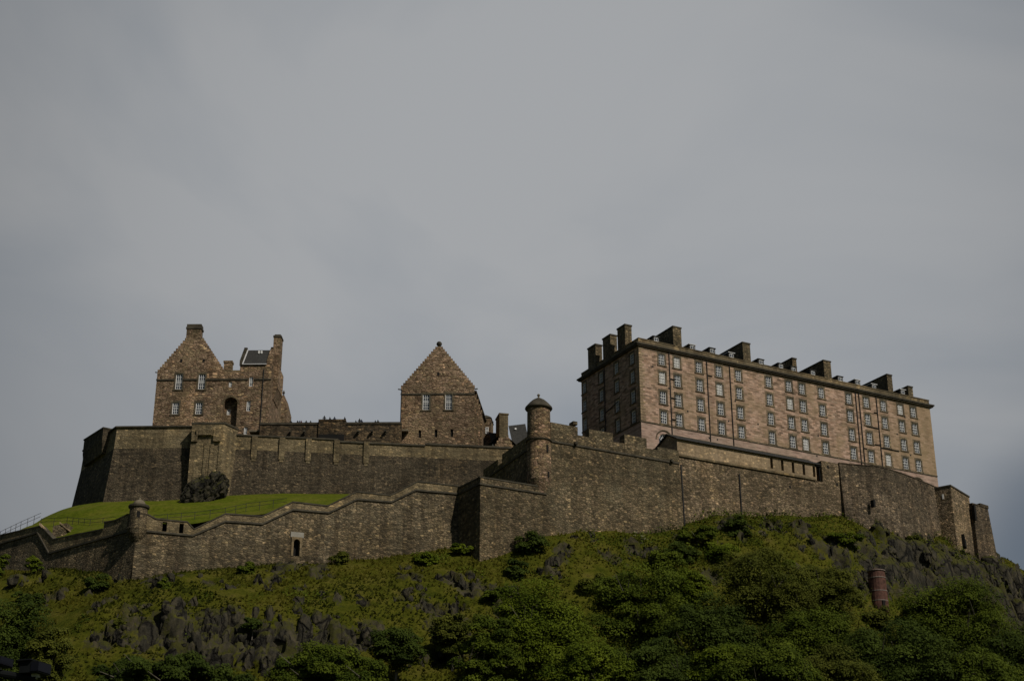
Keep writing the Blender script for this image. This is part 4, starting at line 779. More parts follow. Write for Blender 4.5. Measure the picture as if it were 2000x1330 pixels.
def round_bastion():
    zt = 74.45; pts = [np.array([50.6, 225.2, zt]), np.array([52.6, 226.0, zt]), np.array([54.9, 226.4, zt]), atz(1715, 911.5, zt), atz(1740, 918, zt), atz(1770, 928, zt), atz(1800, 940, zt), atz(1824, 950, zt), atz(1850, 962, zt)]
    T = thing('rounded_bastion', (pts[3][0], pts[3][1], 45), 'dark rounded bastion wall below the right end of the barracks', 'bastion')
    # smooth the plan
    P = [p[:2] for p in pts]
    for _ in range(2):
        Q = [P[0]]
        for a, b in zip(P, P[1:]): Q += [a*.75+b*.25, a*.25+b*.75]
        P = Q+[P[-1]]
    a = MB(); ribbon(a, P, 44, zt, -2.5, 0, .05); a.build('wall', M_ROUND, T)
    c = MB(); ribbon(c, P, zt, zt+.15, -2.6, .08); c.build('coping', M_CURT, T)
    G = Fr(np.array([*P[18], zt]), 55); 
    u, v = G.pix(1701, 984); q = MB(); q.fbox(G, u-.2, u+.2, v-.6, v+.5, .1, .75); q.build('loophole', M_DARK, T)
    # square tower at its right end
    pc = atz(1824, 950, zt); Yc = pc[1]-1.5; c0 = at(1856, 949, Yc); F = Fr(c0, 37); S = Fr(c0, -53, True); ue = F.U(1892, 966)
    T1 = thing('corner_tower', F.w(0, -14), 'square pinkish tower with a dark shaded left side near the right end of the wall', 'tower')
    a = MB(); bt = .05; vb = -16
    L_ = 3.4
    for (A, B) in (((0, 0), (ue, 0)),): pass
    P4 = [F.w(0, 0), F.w(ue, 0), F.w(ue, 0, -L_), F.w(0, 0, -L_)]; cc = sum(P4)/4
    Q4 = [p+np.array([(p-cc)[0]*.13, (p-cc)[1]*.13, vb]) for p in P4]
    for i in range(4): j = (i+1) % 4; a.poly([Q4[i], Q4[j], P4[j], P4[i]])
    a.poly(P4); a.build('wall', M_PATCH, T1)
    q = MB(); q.fbox(F, -.1, ue+.1, 0, .22, -L_-.1, .12); q.build('coping', M_COPE, T1)
    u, v = S.pix(1842, 970); q = MB(); q.fbox(S, u-.12, u+.12, v-.4, v+.4, -.1, .12); q.build('slit_window', M_WHITE, T1)
    u, v = F.pix(1884, 1055, .5); q = MB(); q.slant(F, u-.28, v-1.0, v+1.0, u+.3, v-1.3, v-.1, .0, .62); q.build('breach', M_DARK, T1)
    # last tower
    c1 = at(1899, 984, Yc+5.5); F = Fr(c1, 50); S = Fr(c1, -40, True); ue = F.U(1929, 990)
    T2 = thing('end_tower', F.w(0, -14), 'tapering dark tower at the far right end of the castle wall', 'tower')
    a = MB(); P4 = [F.w(0, 0), F.w(ue, 0), F.w(ue+.8, 0, -4), F.w(0, 0, -4)]; cc = P4[0]+(P4[2]-P4[0])*.4
    Q4 = [p+np.array([(p-cc)[0]*.36, (p-cc)[1]*.36, -14]) for p in P4]
    for i in range(4): j = (i+1) % 4; a.poly([Q4[i], Q4[j], P4[j], P4[i]])
    a.poly(P4); a.build('wall', M_ROUND, T2)
    q = MB(); q.fbox(F, -.08, ue*.5, 0, .18, -4, .08); q.fbox(F, ue*.5, ue+.1, 0, .55, -4, .1); q.build('coping', M_CURT, T2)
    u, v = F.pix(1903, 1000, .3); q = MB(); q.fbox(F, u-.2, u+.25, v-1.4, v+1.2, 0, .5); q.build('painted_shade_strip', M_DARK, T2)  # near-black box painting the shade of the tower's left facet; nothing is recessed
    return pts, F
RB, ETF = round_bastion()
#SECTION_TERRAIN
def rbf(C):
    C = np.array(C); P = C[:, :2]; n = len(P)
    d = np.linalg.norm(P[:, None]-P[None], axis=2); A = np.zeros((n+3, n+3)); A[:n, :n] = d+np.eye(n)*-0.15; A[:n, n] = 1; A[:n, n+1:] = P; A[n:, :n] = A[:n, n:].T
    w = np.linalg.solve(A, np.concatenate([C[:, 2], [0, 0, 0]]))
    def f(X, Y):
        X = np.asarray(X, float); Y = np.asarray(Y, float); r = w[n]+w[n+1]*X+w[n+2]*Y
        for i in range(n): r = r+w[i]*np.sqrt((X-P[i, 0])**2+(Y-P[i, 1])**2)
        return r
    return f
def P3(L): return [tuple(at(*q)) for q in L]
hill_c = P3([(0, 1112, 197.0), (100, 1110, 192.5), (180, 1118, 188.0), (240, 1130, 185.0), (275, 1133, 184.3), (340, 1120, 186.0), (400, 1112, 187.3), (500, 1106, 189.8), (600, 1102, 192.2), (690, 1094, 194.2), (780, 1086, 196.6), (870, 1072, 198.8), (905, 1072, 199),
    (935, 1102, 194.5), (1000, 1080, 196.8), (1060, 1050, 199), (1130, 1039, 201.8), (1200, 1039, 204.3), (1280, 1043, 207.8), (1335, 1036, 209.8), (1420, 1010, 212.8), (1540, 1012, 218.8), (1650, 1013, 223.5), (1740, 1025, 228.5), (1845, 1060, 235.0), (1880, 1078, 236.5), (1908, 1098, 238.0), (1945, 1086, 246), (1975, 1095, 250), (2010, 1118, 253), (2080, 1160, 256),
    # mid bench
    (0, 1150, 189), (120, 1160, 184), (250, 1172, 178.5), (400, 1165, 179), (550, 1165, 180.5), (700, 1165, 183), (850, 1150, 187), (960, 1150, 188.5), (1080, 1110, 195), (1200, 1105, 198.5), (1280, 1110, 201), (1350, 1100, 203), (1450, 1060, 209), (1560, 1060, 214), (1660, 1075, 218.5), (1750, 1095, 223.5), (1830, 1110, 228.5), (1900, 1140, 233), (1960, 1150, 241), (2020, 1190, 246),
    # cliff top / bottom
    (60, 1230, 179), (200, 1190, 176.2), (320, 1182, 176), (450, 1182, 176.7), (560, 1190, 177.5), (680, 1200, 179), (780, 1215, 180.3), (900, 1210, 183), (1050, 1190, 188.5), (1200, 1180, 192), (1320, 1190, 195), (1450, 1150, 202), (1600, 1150, 208), (1750, 1170, 217.5), (1830, 1190, 223), (1930, 1240, 229), (2020, 1270, 240),
    (60, 1330, 168), (200, 1310, 170.5), (330, 1320, 171), (450, 1320, 171.5), (560, 1320, 172), (680, 1325, 172.5), (800, 1330, 173.5), (950, 1330, 176), (1100, 1330, 179), (1300, 1330, 184), (1500, 1330, 190), (1700, 1330, 200), (1850, 1330, 207), (2020, 1380, 225)])
hill_c += [(x, 150+.12*x, 18-.0*x) for x in (-110, -60, -20, 20, 60, 110)]+[(x, 115, 2) for x in range(-160, 221, 60)]+[(x, 70, -4) for x in range(-200, 261, 90)]
hill_c += [(-58, 202, 49.5), (-66, 215, 50), (-40, 212, 54), (-20, 212, 57), (-4, 212, 60), (12, 222, 64), (30, 232, 67), (50, 245, 68), (70, 256, 65), (-60, 240, 60), (-30, 245, 70), (10, 255, 72), (40, 270, 72), (75, 275, 60), (0, 320, 40), (-60, 310, 35), (70, 320, 30), (100, 285, 35), (120, 255, 25), (140, 230, 8), (160, 190, 0), (-90, 205, 36), (-110, 200, 20), (-140, 200, 5), (-100, 250, 30), (-140, 270, 0), (0, 400, -3), (-120, 380, -4), (130, 380, -4), (190, 280, -3), (115, 262, 38)]
HZ = rbf(hill_c)
def grass_mat(name, cols, rock=True, scale=1.0):
    m, nt, N, L, b = newmat(name); g = N.new('ShaderNodeNewGeometry').outputs['Position']
    r = ramp(N, cols); n0 = noise(N, L, g, .35*scale, 6, .7); L.new(mrng(N, L, n0, .25, .75, 0, 1), r.inputs[0]); c = r.outputs[0]
    c = mixc(N, L, c, mixc(N, L, c, (.45, .5, .4), 1.0, 'MULTIPLY'), mrng(N, L, noise(N, L, g, 2.6*scale, 5, .7), .45, .65, 0, .8))
    if rock:
        a = N.new('ShaderNodeAttribute'); a.attribute_name = 'rock'
        rr = ramp(N, [(.011, .0105, .008), (.028, .026, .018), (.048, .043, .029), (.080, .068, .043), (.032, .030, .020)]); L.new(mrng(N, L, noise(N, L, mapv(N, L, g, (1, 1, .5)), .8, 7, .75), .28, .72, 0, 1), rr.inputs[0])
        rc = mixc(N, L, rr.outputs[0], (.055, .055, .014), mrng(N, L, noise(N, L, g, .7, 6, .75), .46, .56, 0, .85))
        f = N.new('ShaderNodeMath'); f.operation = 'ADD'; L.new(a.outputs['Fac'], f.inputs[0]); L.new(mrng(N, L, noise(N, L, g, 1.3, 5, .7), .2, .8, -.35, .35), f.inputs[1])
        c = mixc(N, L, c, rc, mrng(N, L, f.outputs[0], .42, .58, 0, 1))
    L.new(c, b.inputs['Base Color']); b.inputs['Roughness'].default_value = 1.0; b.inputs['Specular IOR Level'].default_value = .05
    bp = N.new('ShaderNodeBump'); bp.inputs['Strength'].default_value = .7 if rock else .3; bp.inputs['Distance'].default_value = .3 if rock else .12; L.new(noise(N, L, g, 2.2*scale, 7, .75), bp.inputs['Height']); L.new(bp.outputs[0], b.inputs['Normal'])
    return m
M_HILL = grass_mat('rough_grass_and_rock', [(.024, .032, .004), (.046, .054, .005), (.075, .076, .008), (.100, .090, .016), (.060, .046, .016)])
M_LAWN = grass_mat('mown_grass', [(.050, .066, .005), (.076, .098, .006), (.098, .115, .009), (.120, .120, .016), (.080, .075, .018)], False, .8)
# rock patches seen in the photograph (world positions), radius in metres
patches = [(at(px, py, Y), r) for px, py, Y, r in ((330, 1235, 174.5, 4.2), (400, 1250, 174, 5), (470, 1240, 174.5, 4.5), (540, 1255, 174.5, 4), (600, 1260, 175, 3.5), (660, 1240, 177, 3.5), (720, 1235, 178, 2.8), (250, 1225, 174.5, 2.6), (200, 1255, 174, 2.5), (100, 1160, 184, 2.2), (40, 1140, 190, 1.8), (310, 1142, 182.5, 1.5), (570, 1112, 190, 2.0), (620, 1115, 190.5, 2.2), (540, 1120, 188, 1.2), (800, 1130, 190, 2.0), (890, 1130, 189.5, 2.2), (920, 1150, 188.5, 2.2), (870, 1200, 184.5, 2.0), (660, 1170, 182, 1.2), (1240, 1075, 203, 2.6), (1270, 1085, 203.5, 2.0), (1190, 1090, 200.5, 1.8), (1090, 1095, 197, 1.8), (1070, 1120, 194.5, 1.6), (1420, 1025, 212, 1.8), (1500, 1030, 216, 2.5), (1560, 1045, 217.5, 2.2), (1720, 1040, 227, 2.6), (1770, 1060, 229, 3.5), (1810, 1080, 230, 3.6), (1850, 1090, 232.5, 3.6), (1680, 1075, 221, 3.0), (1740, 1105, 223, 3.6), (1800, 1120, 226, 4), (1870, 1130, 231, 4), (1920, 1120, 237, 4), (1960, 1130, 243, 5), (1990, 1150, 246, 6), (1980, 1200, 240, 6), (1930, 1180, 234, 5), (1640, 1095, 216, 2.6), (1600, 1075, 215.5, 2.0), (1390, 1120, 202, 2.0), (1690, 1150, 214, 2.5), (880, 1290, 178.5, 2.6), (940, 1300, 178.5, 2.4))]
def hit(px, py):
    for Y in np.arange(150, 262, .5):
        p = at(px, py, Y)
        if p[2] <= float(HZ(p[0], Y)): return p
    return at(px, py, 200)
pr = random.Random(21)
for _ in range(34): patches.append((hit(pr.uniform(60, 1010), pr.uniform(1120, 1200)), pr.uniform(.5, 1.5)))
for _ in range(22): patches.append((hit(pr.uniform(1060, 1650), pr.uniform(1040, 1130)), pr.uniform(.5, 1.5)))
for _ in range(14): patches.append((hit(pr.uniform(780, 960), pr.uniform(1180, 1310)), pr.uniform(.7, 1.6)))
def build_hill():
    xs = np.concatenate([np.arange(-200, -86, 6), np.arange(-86, 112, .48), np.arange(112, 240, 6)]); ys = np.concatenate([np.arange(40, 150, 5), np.arange(150, 258, .42), np.arange(258, 420, 6)])
    X, Y = np.meshgrid(xs, ys); Z = HZ(X, Y); sh = X.shape
    gy, gx = np.gradient(Z, ys, xs); slope = np.hypot(gx, gy)
    rock = np.clip((slope-1.15)*.9, 0, .55)+.30*fbm(X*.16, Y*.16, Z*.16, 4, 5)
    for p, r in patches:
        d = np.sqrt((X-p[0])**2+(Z-p[2])**2+(.7*(Y-p[1]))**2)/r; rock = np.maximum(rock, (1.12-d*.75)+.5*fbm(X*.5, Y*.5, Z*.5, 3, 9)-.1)
    rock = np.clip(rock, 0, 1)
    det = np.clip((Y-125)/20, 0, 1)
    # columnar crags: pull blocks of rock forward (towards -Y) and up, cell by cell
    v1, f1 = worley(X*.55+.15*Z, Y*.35, Z*.22, 3); v2, f2 = worley(X*1.3, Y*.8, Z*.7, 8)
    rk = np.clip((rock-.38)/.3, 0, 1); push = rk*det*((v1-.45)*3.0+(v2-.5)*1.0-(f1-.4)*1.0)
    Y2 = Y-push*.8; Z2 = Z+rk*det*((v1-.5)*1.3+(v2-.5)*.6)+det*(.35*fbm(X*.22, Y*.22, Z*0, 4, 1)+.16*fbm(X*.9, Y*.9, Z*0, 3, 2))*(1-.4*rock)
    V = np.stack([X, Y2, Z2], -1).reshape(-1, 3); ny, nx = sh
    i = np.arange(ny*nx).reshape(ny, nx); Fq = np.stack([i[:-1, :-1], i[:-1, 1:], i[1:, 1:], i[1:, :-1]], -1).reshape(-1, 4)
    o = mesh_np('hill', V, Fq, M_HILL, attr=[('rock', 'POINT', rock.ravel())], smooth=False); tag(o, kind='structure')
    return V, rock.ravel()
HV, HR = build_hill()
def build_crag():
    """angular blocks of bare rock standing out of the slope: icospheres cut by random planes"""
    bm = bmesh.new(); bmesh.ops.create_icosphere(bm, subdivisions=3, radius=1.0); bm.verts.ensure_lookup_table()
    P0 = np.array([v.co[:] for v in bm.verts]); F0 = np.array([[v.index for v in f.verts] for f in bm.faces]); bm.free()
    g = np.random.default_rng(77); VV = []; FF = []; n0 = 0; near = HV[(HV[:, 1] > 160) & (HV[:, 1] < 258) & (np.abs(HV[:, 0]) < 112)]
    for p, r in patches:
        cand = near[np.sum((near-p)**2*np.array([1, .6, 1]), 1) < (r*1.15)**2]
        if len(cand) < 5: continue
        big = r > 3.4
        for k in range(int(5+r*r*(1.35 if big else 1.5))):
            c = cand[g.integers(len(cand))]; s = g.uniform(.35, 1.0)**1.3*(1.9 if big else 1.15); P = P0.copy()
            for _ in range(20):
                n = g.normal(size=3); n[2] *= .6; n /= np.linalg.norm(n); d = g.uniform(.34, .66); q = P@n-d; P = P-np.outer(np.maximum(q, 0), n)
            P = P*np.array([s*g.uniform(.55, 1), s*g.uniform(.6, 1), s*g.uniform(.7, 1.1)])*1.6; P[:, 0] += P[:, 2]*g.normal()*.14; a = g.uniform(0, 6.28); ca, sa = math.cos(a), math.sin(a)
            P = np.stack([P[:, 0]*ca-P[:, 1]*sa, P[:, 0]*sa+P[:, 1]*ca, P[:, 2]], 1); P = P*(1+.22*fbm(P[:, 0]*2.2+c[0], P[:, 1]*2.2, P[:, 2]*1.6, 3, 2)[:, None])
            VV.append(P+c-np.array([0, -.45*s, .55*s])); FF.append(F0+n0); n0 += len(P)
    def column(px, py, Y, w, dep, h):
        nonlocal n0
        t = at(px, py, Y); ns, nv = 7, 7; a0 = g.uniform(0, 6.28); sh = np.array([math.cos(a0+k*6.283/ns) for k in range(ns)]), np.array([math.sin(a0+k*6.283/ns) for k in range(ns)]); rr = g.uniform(.7, 1.15, ns); P = []
        tilt = g.normal(size=2)*.10; cut = g.normal(size=2)*.45
        for j in range(nv):
            f = j/(nv-1); z = -h*f; sc = (.55, .93, 1.0, 1.0, 1.06, 1.12, 1.2)[j]*g.uniform(.93, 1.07)
            for k in range(ns):
                x, y = sh[0][k]*rr[k]*w*sc, sh[1][k]*rr[k]*dep*sc; zz = z+(x*cut[0]+y*cut[1])*(1-f)*.8+g.normal()*.06; P.append((t[0]+x+tilt[0]*z+g.normal()*.07, t[1]+y-.12*h*f+tilt[1]*z+g.normal()*.07, t[2]+zz))
        P.append((t[0], t[1], t[2]+.15)); F = []
        for j in range(nv-1):
            for k in range(ns):
                a, b, c, d = j*ns+k, j*ns+(k+1) % ns, (j+1)*ns+(k+1) % ns, (j+1)*ns+k; F += [(a, d, b), (b, d, c)]
        F += [(ns*nv, k, (k+1) % ns) for k in range(ns)]
        VV.append(np.array(P)); FF.append(np.array(F)+n0); n0 += len(P)
    def tier(x0, x1, step, fy, fY, w, h, fill=False):
        x = x0
        while x < x1:
            if g.random() < (.62 if fill else .9): column(x, fy(x)+g.normal()*6, fY(x)+g.normal()*.6, w*1.45*g.uniform(.6, 1.4), w*g.uniform(.7, 1.2), h*g.uniform(.7, 1.2))
            x += step*1.45*g.uniform(.6, 1.3)
    ip = lambda xs, ys: (lambda x: float(np.interp(x, xs, ys)))
    tier(290, 760, 15, ip([290, 350, 500, 640, 760], [1210, 1190, 1186, 1205, 1228]), ip([290, 500, 760], [175.6, 176.0, 179.3]), .75, 6.5)
    tier(200, 740, 17, ip([200, 330, 500, 640, 740], [1245, 1238, 1232, 1245, 1258]), ip([200, 450, 740], [174.0, 174.6, 177.3]), .8, 6.0, True)
    tier(240, 700, 20, ip([240, 480, 700], [1282, 1272, 1288]), ip([240, 450, 700], [172.6, 173.0, 175.0]), .8, 4.6, True)
    tier(1420, 1640, 16, ip([1420, 1500, 1640], [1022, 1032, 1062]), ip([1420, 1500, 1640], [211.6, 215, 219.5]), .7, 2.6)
    tier(1690, 1900, 13, ip([1690, 1780, 1850, 1900], [1048, 1062, 1082, 1112]), ip([1690, 1780, 1850, 1900], [223.3, 228.2, 232.0, 235.0]), 1.25, 6.5)
    tier(1660, 2010, 15, ip([1660, 1780, 1900, 2010], [1085, 1102, 1145, 1175]), ip([1660, 1780, 1900, 2010], [218.4, 224.6, 231.7, 244.6]), 1.35, 7.5)
    tier(1900, 2030, 15, ip([1900, 1950, 2000, 2030], [1104, 1098, 1122, 1140]), ip([1900, 1950, 2000, 2030], [236.8, 244.8, 249.8, 252]), 1.3, 6.0)
    tier(1220, 1290, 13, ip([1220, 1290], [1064, 1072]), ip([1220, 1290], [203.6, 206.2]), .55, 2.6)
    tier(1070, 1110, 12, ip([1070, 1110], [1095, 1078]), ip([1070, 1110], [195.5, 198]), .5, 2.2)
    tier(545, 640, 13, ip([545, 640], [1112, 1106]), ip([545, 640], [188.7, 191.0]), .5, 1.5)
    tier(820, 940, 14, ip([820, 940], [1122, 1128]), ip([820, 940], [190.2, 191]), .55, 1.9)
    tier(1660, 1730, 14, ip([1660, 1730], [1120, 1130]), ip([1660, 1730], [213.6, 217]), .7, 3.0)
    V = np.concatenate(VV); tag(mesh_np('crag', V, np.concatenate(FF), M_CRAG), kind='structure')
def cragm():
    m, nt, N, L, b = newmat('crag_rock'); ge = N.new('ShaderNodeNewGeometry'); g = ge.outputs['Position']
    rr = ramp(N, [(.009, .0085, .0065), (.024, .022, .016), (.043, .039, .027), (.080, .068, .043), (.029, .027, .019)]); L.new(mrng(N, L, noise(N, L, mapv(N, L, g, (1, 1, .4)), .9, 7, .75), .28, .72, 0, 1), rr.inputs[0])
    sx = N.new('ShaderNodeSeparateXYZ'); L.new(ge.outputs['Normal'], sx.inputs[0]); ad = N.new('ShaderNodeMath'); ad.operation = 'ADD'; L.new(sx.outputs[2], ad.inputs[0]); L.new(mrng(N, L, noise(N, L, g, 1.1, 5, .7), .25, .75, -.4, .4), ad.inputs[1])
    vo = N.new('ShaderNodeTexVoronoi'); vo.feature = 'DISTANCE_TO_EDGE'; wn = N.new('ShaderNodeTexNoise'); wn.inputs['Scale'].default_value = .8; wn.inputs['Detail'].default_value = 4; L.new(g, wn.inputs['Vector'])
    wa = N.new('ShaderNodeVectorMath'); wa.operation = 'MULTIPLY_ADD'; wa.inputs[1].default_value = (1.1, 1.1, 1.1); L.new(wn.outputs['Color'], wa.inputs[0]); L.new(g, wa.inputs[2]); L.new(mapv(N, L, wa.outputs[0], (.62, .62, .30)), vo.inputs['Vector']); vo.inputs['Scale'].default_value = 1
    crack = mrng(N, L, vo.outputs['Distance'], 0, .10, 0, 1)
    rock = mixc(N, L, (.007, .006, .005), rr.outputs[0], crack)
    c = mixc(N, L, rock, mixc(N, L, (.040, .046, .006), (.085, .080, .014), noise(N, L, g, 1.5, 4)), mrng(N, L, ad.outputs[0], .46, .7, 0, .92)); L.new(c, b.inputs['Base Color']); b.inputs['Roughness'].default_value = .95
    bp = N.new('ShaderNodeBump'); bp.inputs['Strength'].default_value = 1.0; bp.inputs['Distance'].default_value = .5; hm = N.new('ShaderNodeMath'); hm.operation = 'MULTIPLY_ADD'; hm.inputs[1].default_value = .5; L.new(crack, hm.inputs[0]); L.new(noise(N, L, mapv(N, L, g, (1, 1, .5)), 1.6, 7, .75), hm.inputs[2]); L.new(hm.outputs[0], bp.inputs['Height']); L.new(bp.outputs[0], b.inputs['Normal']); return m
M_CRAG = cragm(); build_crag()
gm = MB(); gm.poly([(-6000, -6000, -.5), (6000, -6000, -.5), (6000, 6000, -.5), (-6000, 6000, -.5)]); tag(gm.build('ground', grass_mat('park_grass', [(.05, .07, .012), (.06, .08, .014), (.05, .06, .012)], False)), kind='structure')

terr_c = P3([(275, 1024, 187.5), (320, 1020, 189), (375, 1030, 190.5), (440, 1006, 191.5), (510, 1012, 193.2), (570, 984, 194.5), (640, 991, 196.5), (690, 966, 198), (760, 984, 200), (820, 964, 201.5), (890, 970, 204),
    (200, 982, 220.5), (290, 979, 219.5), (345, 977, 219.5), (440, 966, 220), (560, 967, 222), (680, 966, 223.3), (800, 975, 225), (960, 975, 227),
    (150, 990, 224), (130, 993, 231), (105, 1003, 226), (80, 1014, 220), (40, 1031, 212), (5, 1044, 205), (215, 1034, 190.5), (150, 1043, 194.5), (108, 1054, 197.5), (50, 1044, 200.5), (300, 1003, 204), (430, 990, 205), (560, 975, 208), (200, 1008, 205), (130, 1022, 207)])
terr_c += [(-80, 210, 48), (-82, 225, 52), (-85, 240, 52), (-75, 250, 62), (-60, 245, 66), (-20, 245, 70), (-78, 203, 50)]
TZ = rbf(terr_c)
def build_terrace():
    # strip between the zigzag wall (1 m behind its face) and the foot of the high wall
    rows = 60; cols = []
    front = [LLF.w(34, 0, -1.3), LLF.w(25, 0, -1.3), LLF.w(13, 0, -1.3), LLF.w(.5, 0, -1.4), LWF.w(2, 0, -1.3), LWF.w(12, 0, -1.3), LWF.w(24, 0, -1.3), LWF.w(36, 0, -1.3), LWF.w(43, 0, -1.3)]
    back = [(-92, 240), (-86, 248), (-80, 252), (-66, 240), (-55, 226), (-44, 225), (-28, 227), (-12, 229), (0, 231)]
    fx = np.interp(np.linspace(0, 8, 240), range(9), [p[0] for p in front]); fy = np.interp(np.linspace(0, 8, 240), range(9), [p[1] for p in front]); bx = np.interp(np.linspace(0, 8, 240), range(9), [p[0] for p in back]); by = np.interp(np.linspace(0, 8, 240), range(9), [p[1] for p in back])
    t = np.linspace(0, 1, rows)[:, None]; X = fx*(1-t)+bx*t; Y = fy*(1-t)+by*t; Z = TZ(X, Y)+.12*fbm(X*.3, Y*.3, X*0, 3, 4)+.30*fbm(X*.09, Y*.09, X*0, 2, 14)
    a, b = at(100, 1012, 212), at(262, 1000, 208); dn = np.array([-(b-a)[1], (b-a)[0]]); dn /= np.linalg.norm(dn); sd = (X-a[0])*dn[0]+(Y-a[1])*dn[1]      # worn path cut into the bank
    Z = Z-.75*np.exp(-((sd+.2*np.sin(X*.6))/.9)**2)*np.clip((-44-X)/5, 0, 1)
    V = np.stack([X, Y, Z], -1).reshape(-1, 3); i = np.arange(V.shape[0]).reshape(rows, 240); Fq = np.stack([i[:-1, :-1], i[:-1, 1:], i[1:, 1:], i[1:, :-1]], -1).reshape(-1, 4)
    tag(mesh_np('grass_bank', V, Fq, M_LAWN, smooth=True), kind='structure')
build_terrace()
#SECTION_PLANTS
def leafmat(name, dark, light, rough=.75, trans=.25):
    m, nt, N, L, b = newmat(name); a = N.new('ShaderNodeAttribute'); a.attribute_name = 'tone'
    r = ramp(N, [dark, tuple((x+y)/2 for x, y in zip(dark, light)), light]); L.new(a.outputs['Fac'], r.inputs[0])
    L.new(r.outputs[0], b.inputs['Base Color']); b.inputs['Roughness'].default_value = rough; b.inputs['Specular IOR Level'].default_value = .08
    t = N.new('ShaderNodeBsdfTranslucent'); L.new(r.outputs[0], t.inputs[0]); mx = N.new('ShaderNodeMixShader'); mx.inputs[0].default_value = trans
    L.new(b.outputs[0], mx.inputs[1]); L.new(t.outputs[0], mx.inputs[2]); L.new(mx.outputs[0], nt.nodes['Material Output'].inputs[0]); return m
LEAF = {'mid': leafmat('mid_green_leaves', (.032, .050, .004), (.115, .145, .013)), 'dark': leafmat('dark_green_leaves', (.021, .035, .005), (.078, .106, .014)), 'olive': leafmat('olive_leaves', (.042, .052, .007), (.125, .132, .018)), 'bright': leafmat('bright_green_leaves', (.044, .068, .004), (.145, .180, .013))}
M_BARK = plain('grey_bark', (.13, .115, .09), .3, 3.0)
rng = np.random.default_rng(12)
def leaves(C, Nrm, size, tone):
    """one quad per leaf clump"""
    n = len(C); Nrm = Nrm/np.linalg.norm(Nrm, axis=1, keepdims=True); a = np.cross(Nrm, rng.normal(size=(n, 3))); a /= np.linalg.norm(a, axis=1, keepdims=True); b = np.cross(Nrm, a)
    s = size[:, None]; e = rng.uniform(.5, .9, (n, 1)); V = np.stack([C-a*s, C-b*s*e+Nrm*s*.15, C+a*s, C+b*s*e+Nrm*s*.15], 1).reshape(-1, 3)
    return V, np.arange(4*n).reshape(n, 4), tone
def crown(c, rx, ry, rz, nl, per, lsize, seed):
    g = np.random.default_rng(seed); CC = []; NN = []; TT = []
    for k in range(nl):
        d = g.normal(size=3); d /= np.linalg.norm(d); d[1] = -abs(d[1]) if g.random() < .75 else d[1]; rad = g.uniform(.45, .92) if k > nl*.2 else g.uniform(.1, .5)
        lc = np.array([d[0]*rx, d[1]*ry, d[2]*rz])*rad; lr = (g.uniform(.16, .30) if nl > 40 else g.uniform(.26, .42))*min(rx, rz*1.3)
        v = g.normal(size=(per, 3)); v /= np.linalg.norm(v, axis=1, keepdims=True); v[:, 2] = np.where(v[:, 2] < -.3, -v[:, 2], v[:, 2])
        r = lr*(g.uniform(.3, 1, (per, 1))**.5)*(1+.5*fbm(v[:, 0]*2.5+k, v[:, 1]*2.5, v[:, 2]*2.5, 2, seed)[:, None])
        p = lc+v*r*np.array([1.15, 1.1, .85]); CC.append(p); NN.append(v*.7+np.array([.15, -.25, .45])+g.normal(size=(per, 3))*.25); TT.append(np.clip(.42+g.normal(size=per)*.12+g.normal()*.19, 0, 1))
    C = np.concatenate(CC)+np.array(c); return C, np.concatenate(NN), np.concatenate(TT)
def plant(name, px, ytop, ybot, hw, Y, kind, label, cat, seed, group=None, lobes=22, per=260, ls=.26, trunk=True, sink=0):
    top = at(px, ytop, Y); bot = at(px, ybot, Y); k = Y/(FPX*.86); rx = hw*np.linalg.norm(at(px+1, ybot, Y)-at(px, ybot, Y)); rz = max(.3, (top[2]-bot[2])/2)
    c = np.array([top[0], Y, (top[2]+bot[2])/2]); gz = float(HZ(c[0], Y)); base = np.array([c[0], Y, min(gz, bot[2]+rz*.5)-.1])
    T = thing(name, base, label, cat, group)
    C, N_, t = crown(c, rx, rx*.8, rz, lobes, per, ls, seed); g = np.random.default_rng(seed)
    V, Fq, t = leaves(C, N_, g.uniform(.6, 1.25, len(C))*ls, t); mesh_np('crown', V, Fq, LEAF[kind], T, base, [('tone', 'FACE', t)])
    if trunk:
        b = MB(); h = c[2]-base[2]; r0 = max(.06, rx*.055)
        if h < .4: h = .4
        top_ = Vector(base)+Vector((rx*.05, 0, h)); b.tube(base, top_, r0, r0*.6)
        for j in range(6):
            a = j*1.05+seed; s = Vector(base)+(top_-Vector(base))*(.45+.09*j); b.tube(s, Vector(c)+Vector((math.cos(a)*rx*.6, math.sin(a)*rx*.5, rz*(.1+.1*j))), r0*.42, r0*.12, 6)
        if hw > 60:                                   # pale limbs that reach the front of the crown
            for j in range(5):
                q = Vector(c)+Vector((g.uniform(-.6, .6)*rx, -.45*rx, g.uniform(-.3, .35)*rz)); e = q+Vector((g.uniform(-.25, .25)*rx, -.32*rx, g.uniform(.1, .35)*rz)); b.tube(top_, q, r0*.3, r0*.2, 6); b.tube(q, e, r0*.2, r0*.06, 6)
        b.build('trunk', M_BARK, T)
    return T
GT, GB = 'trees at the foot of the crag', 'bushes on the slope'
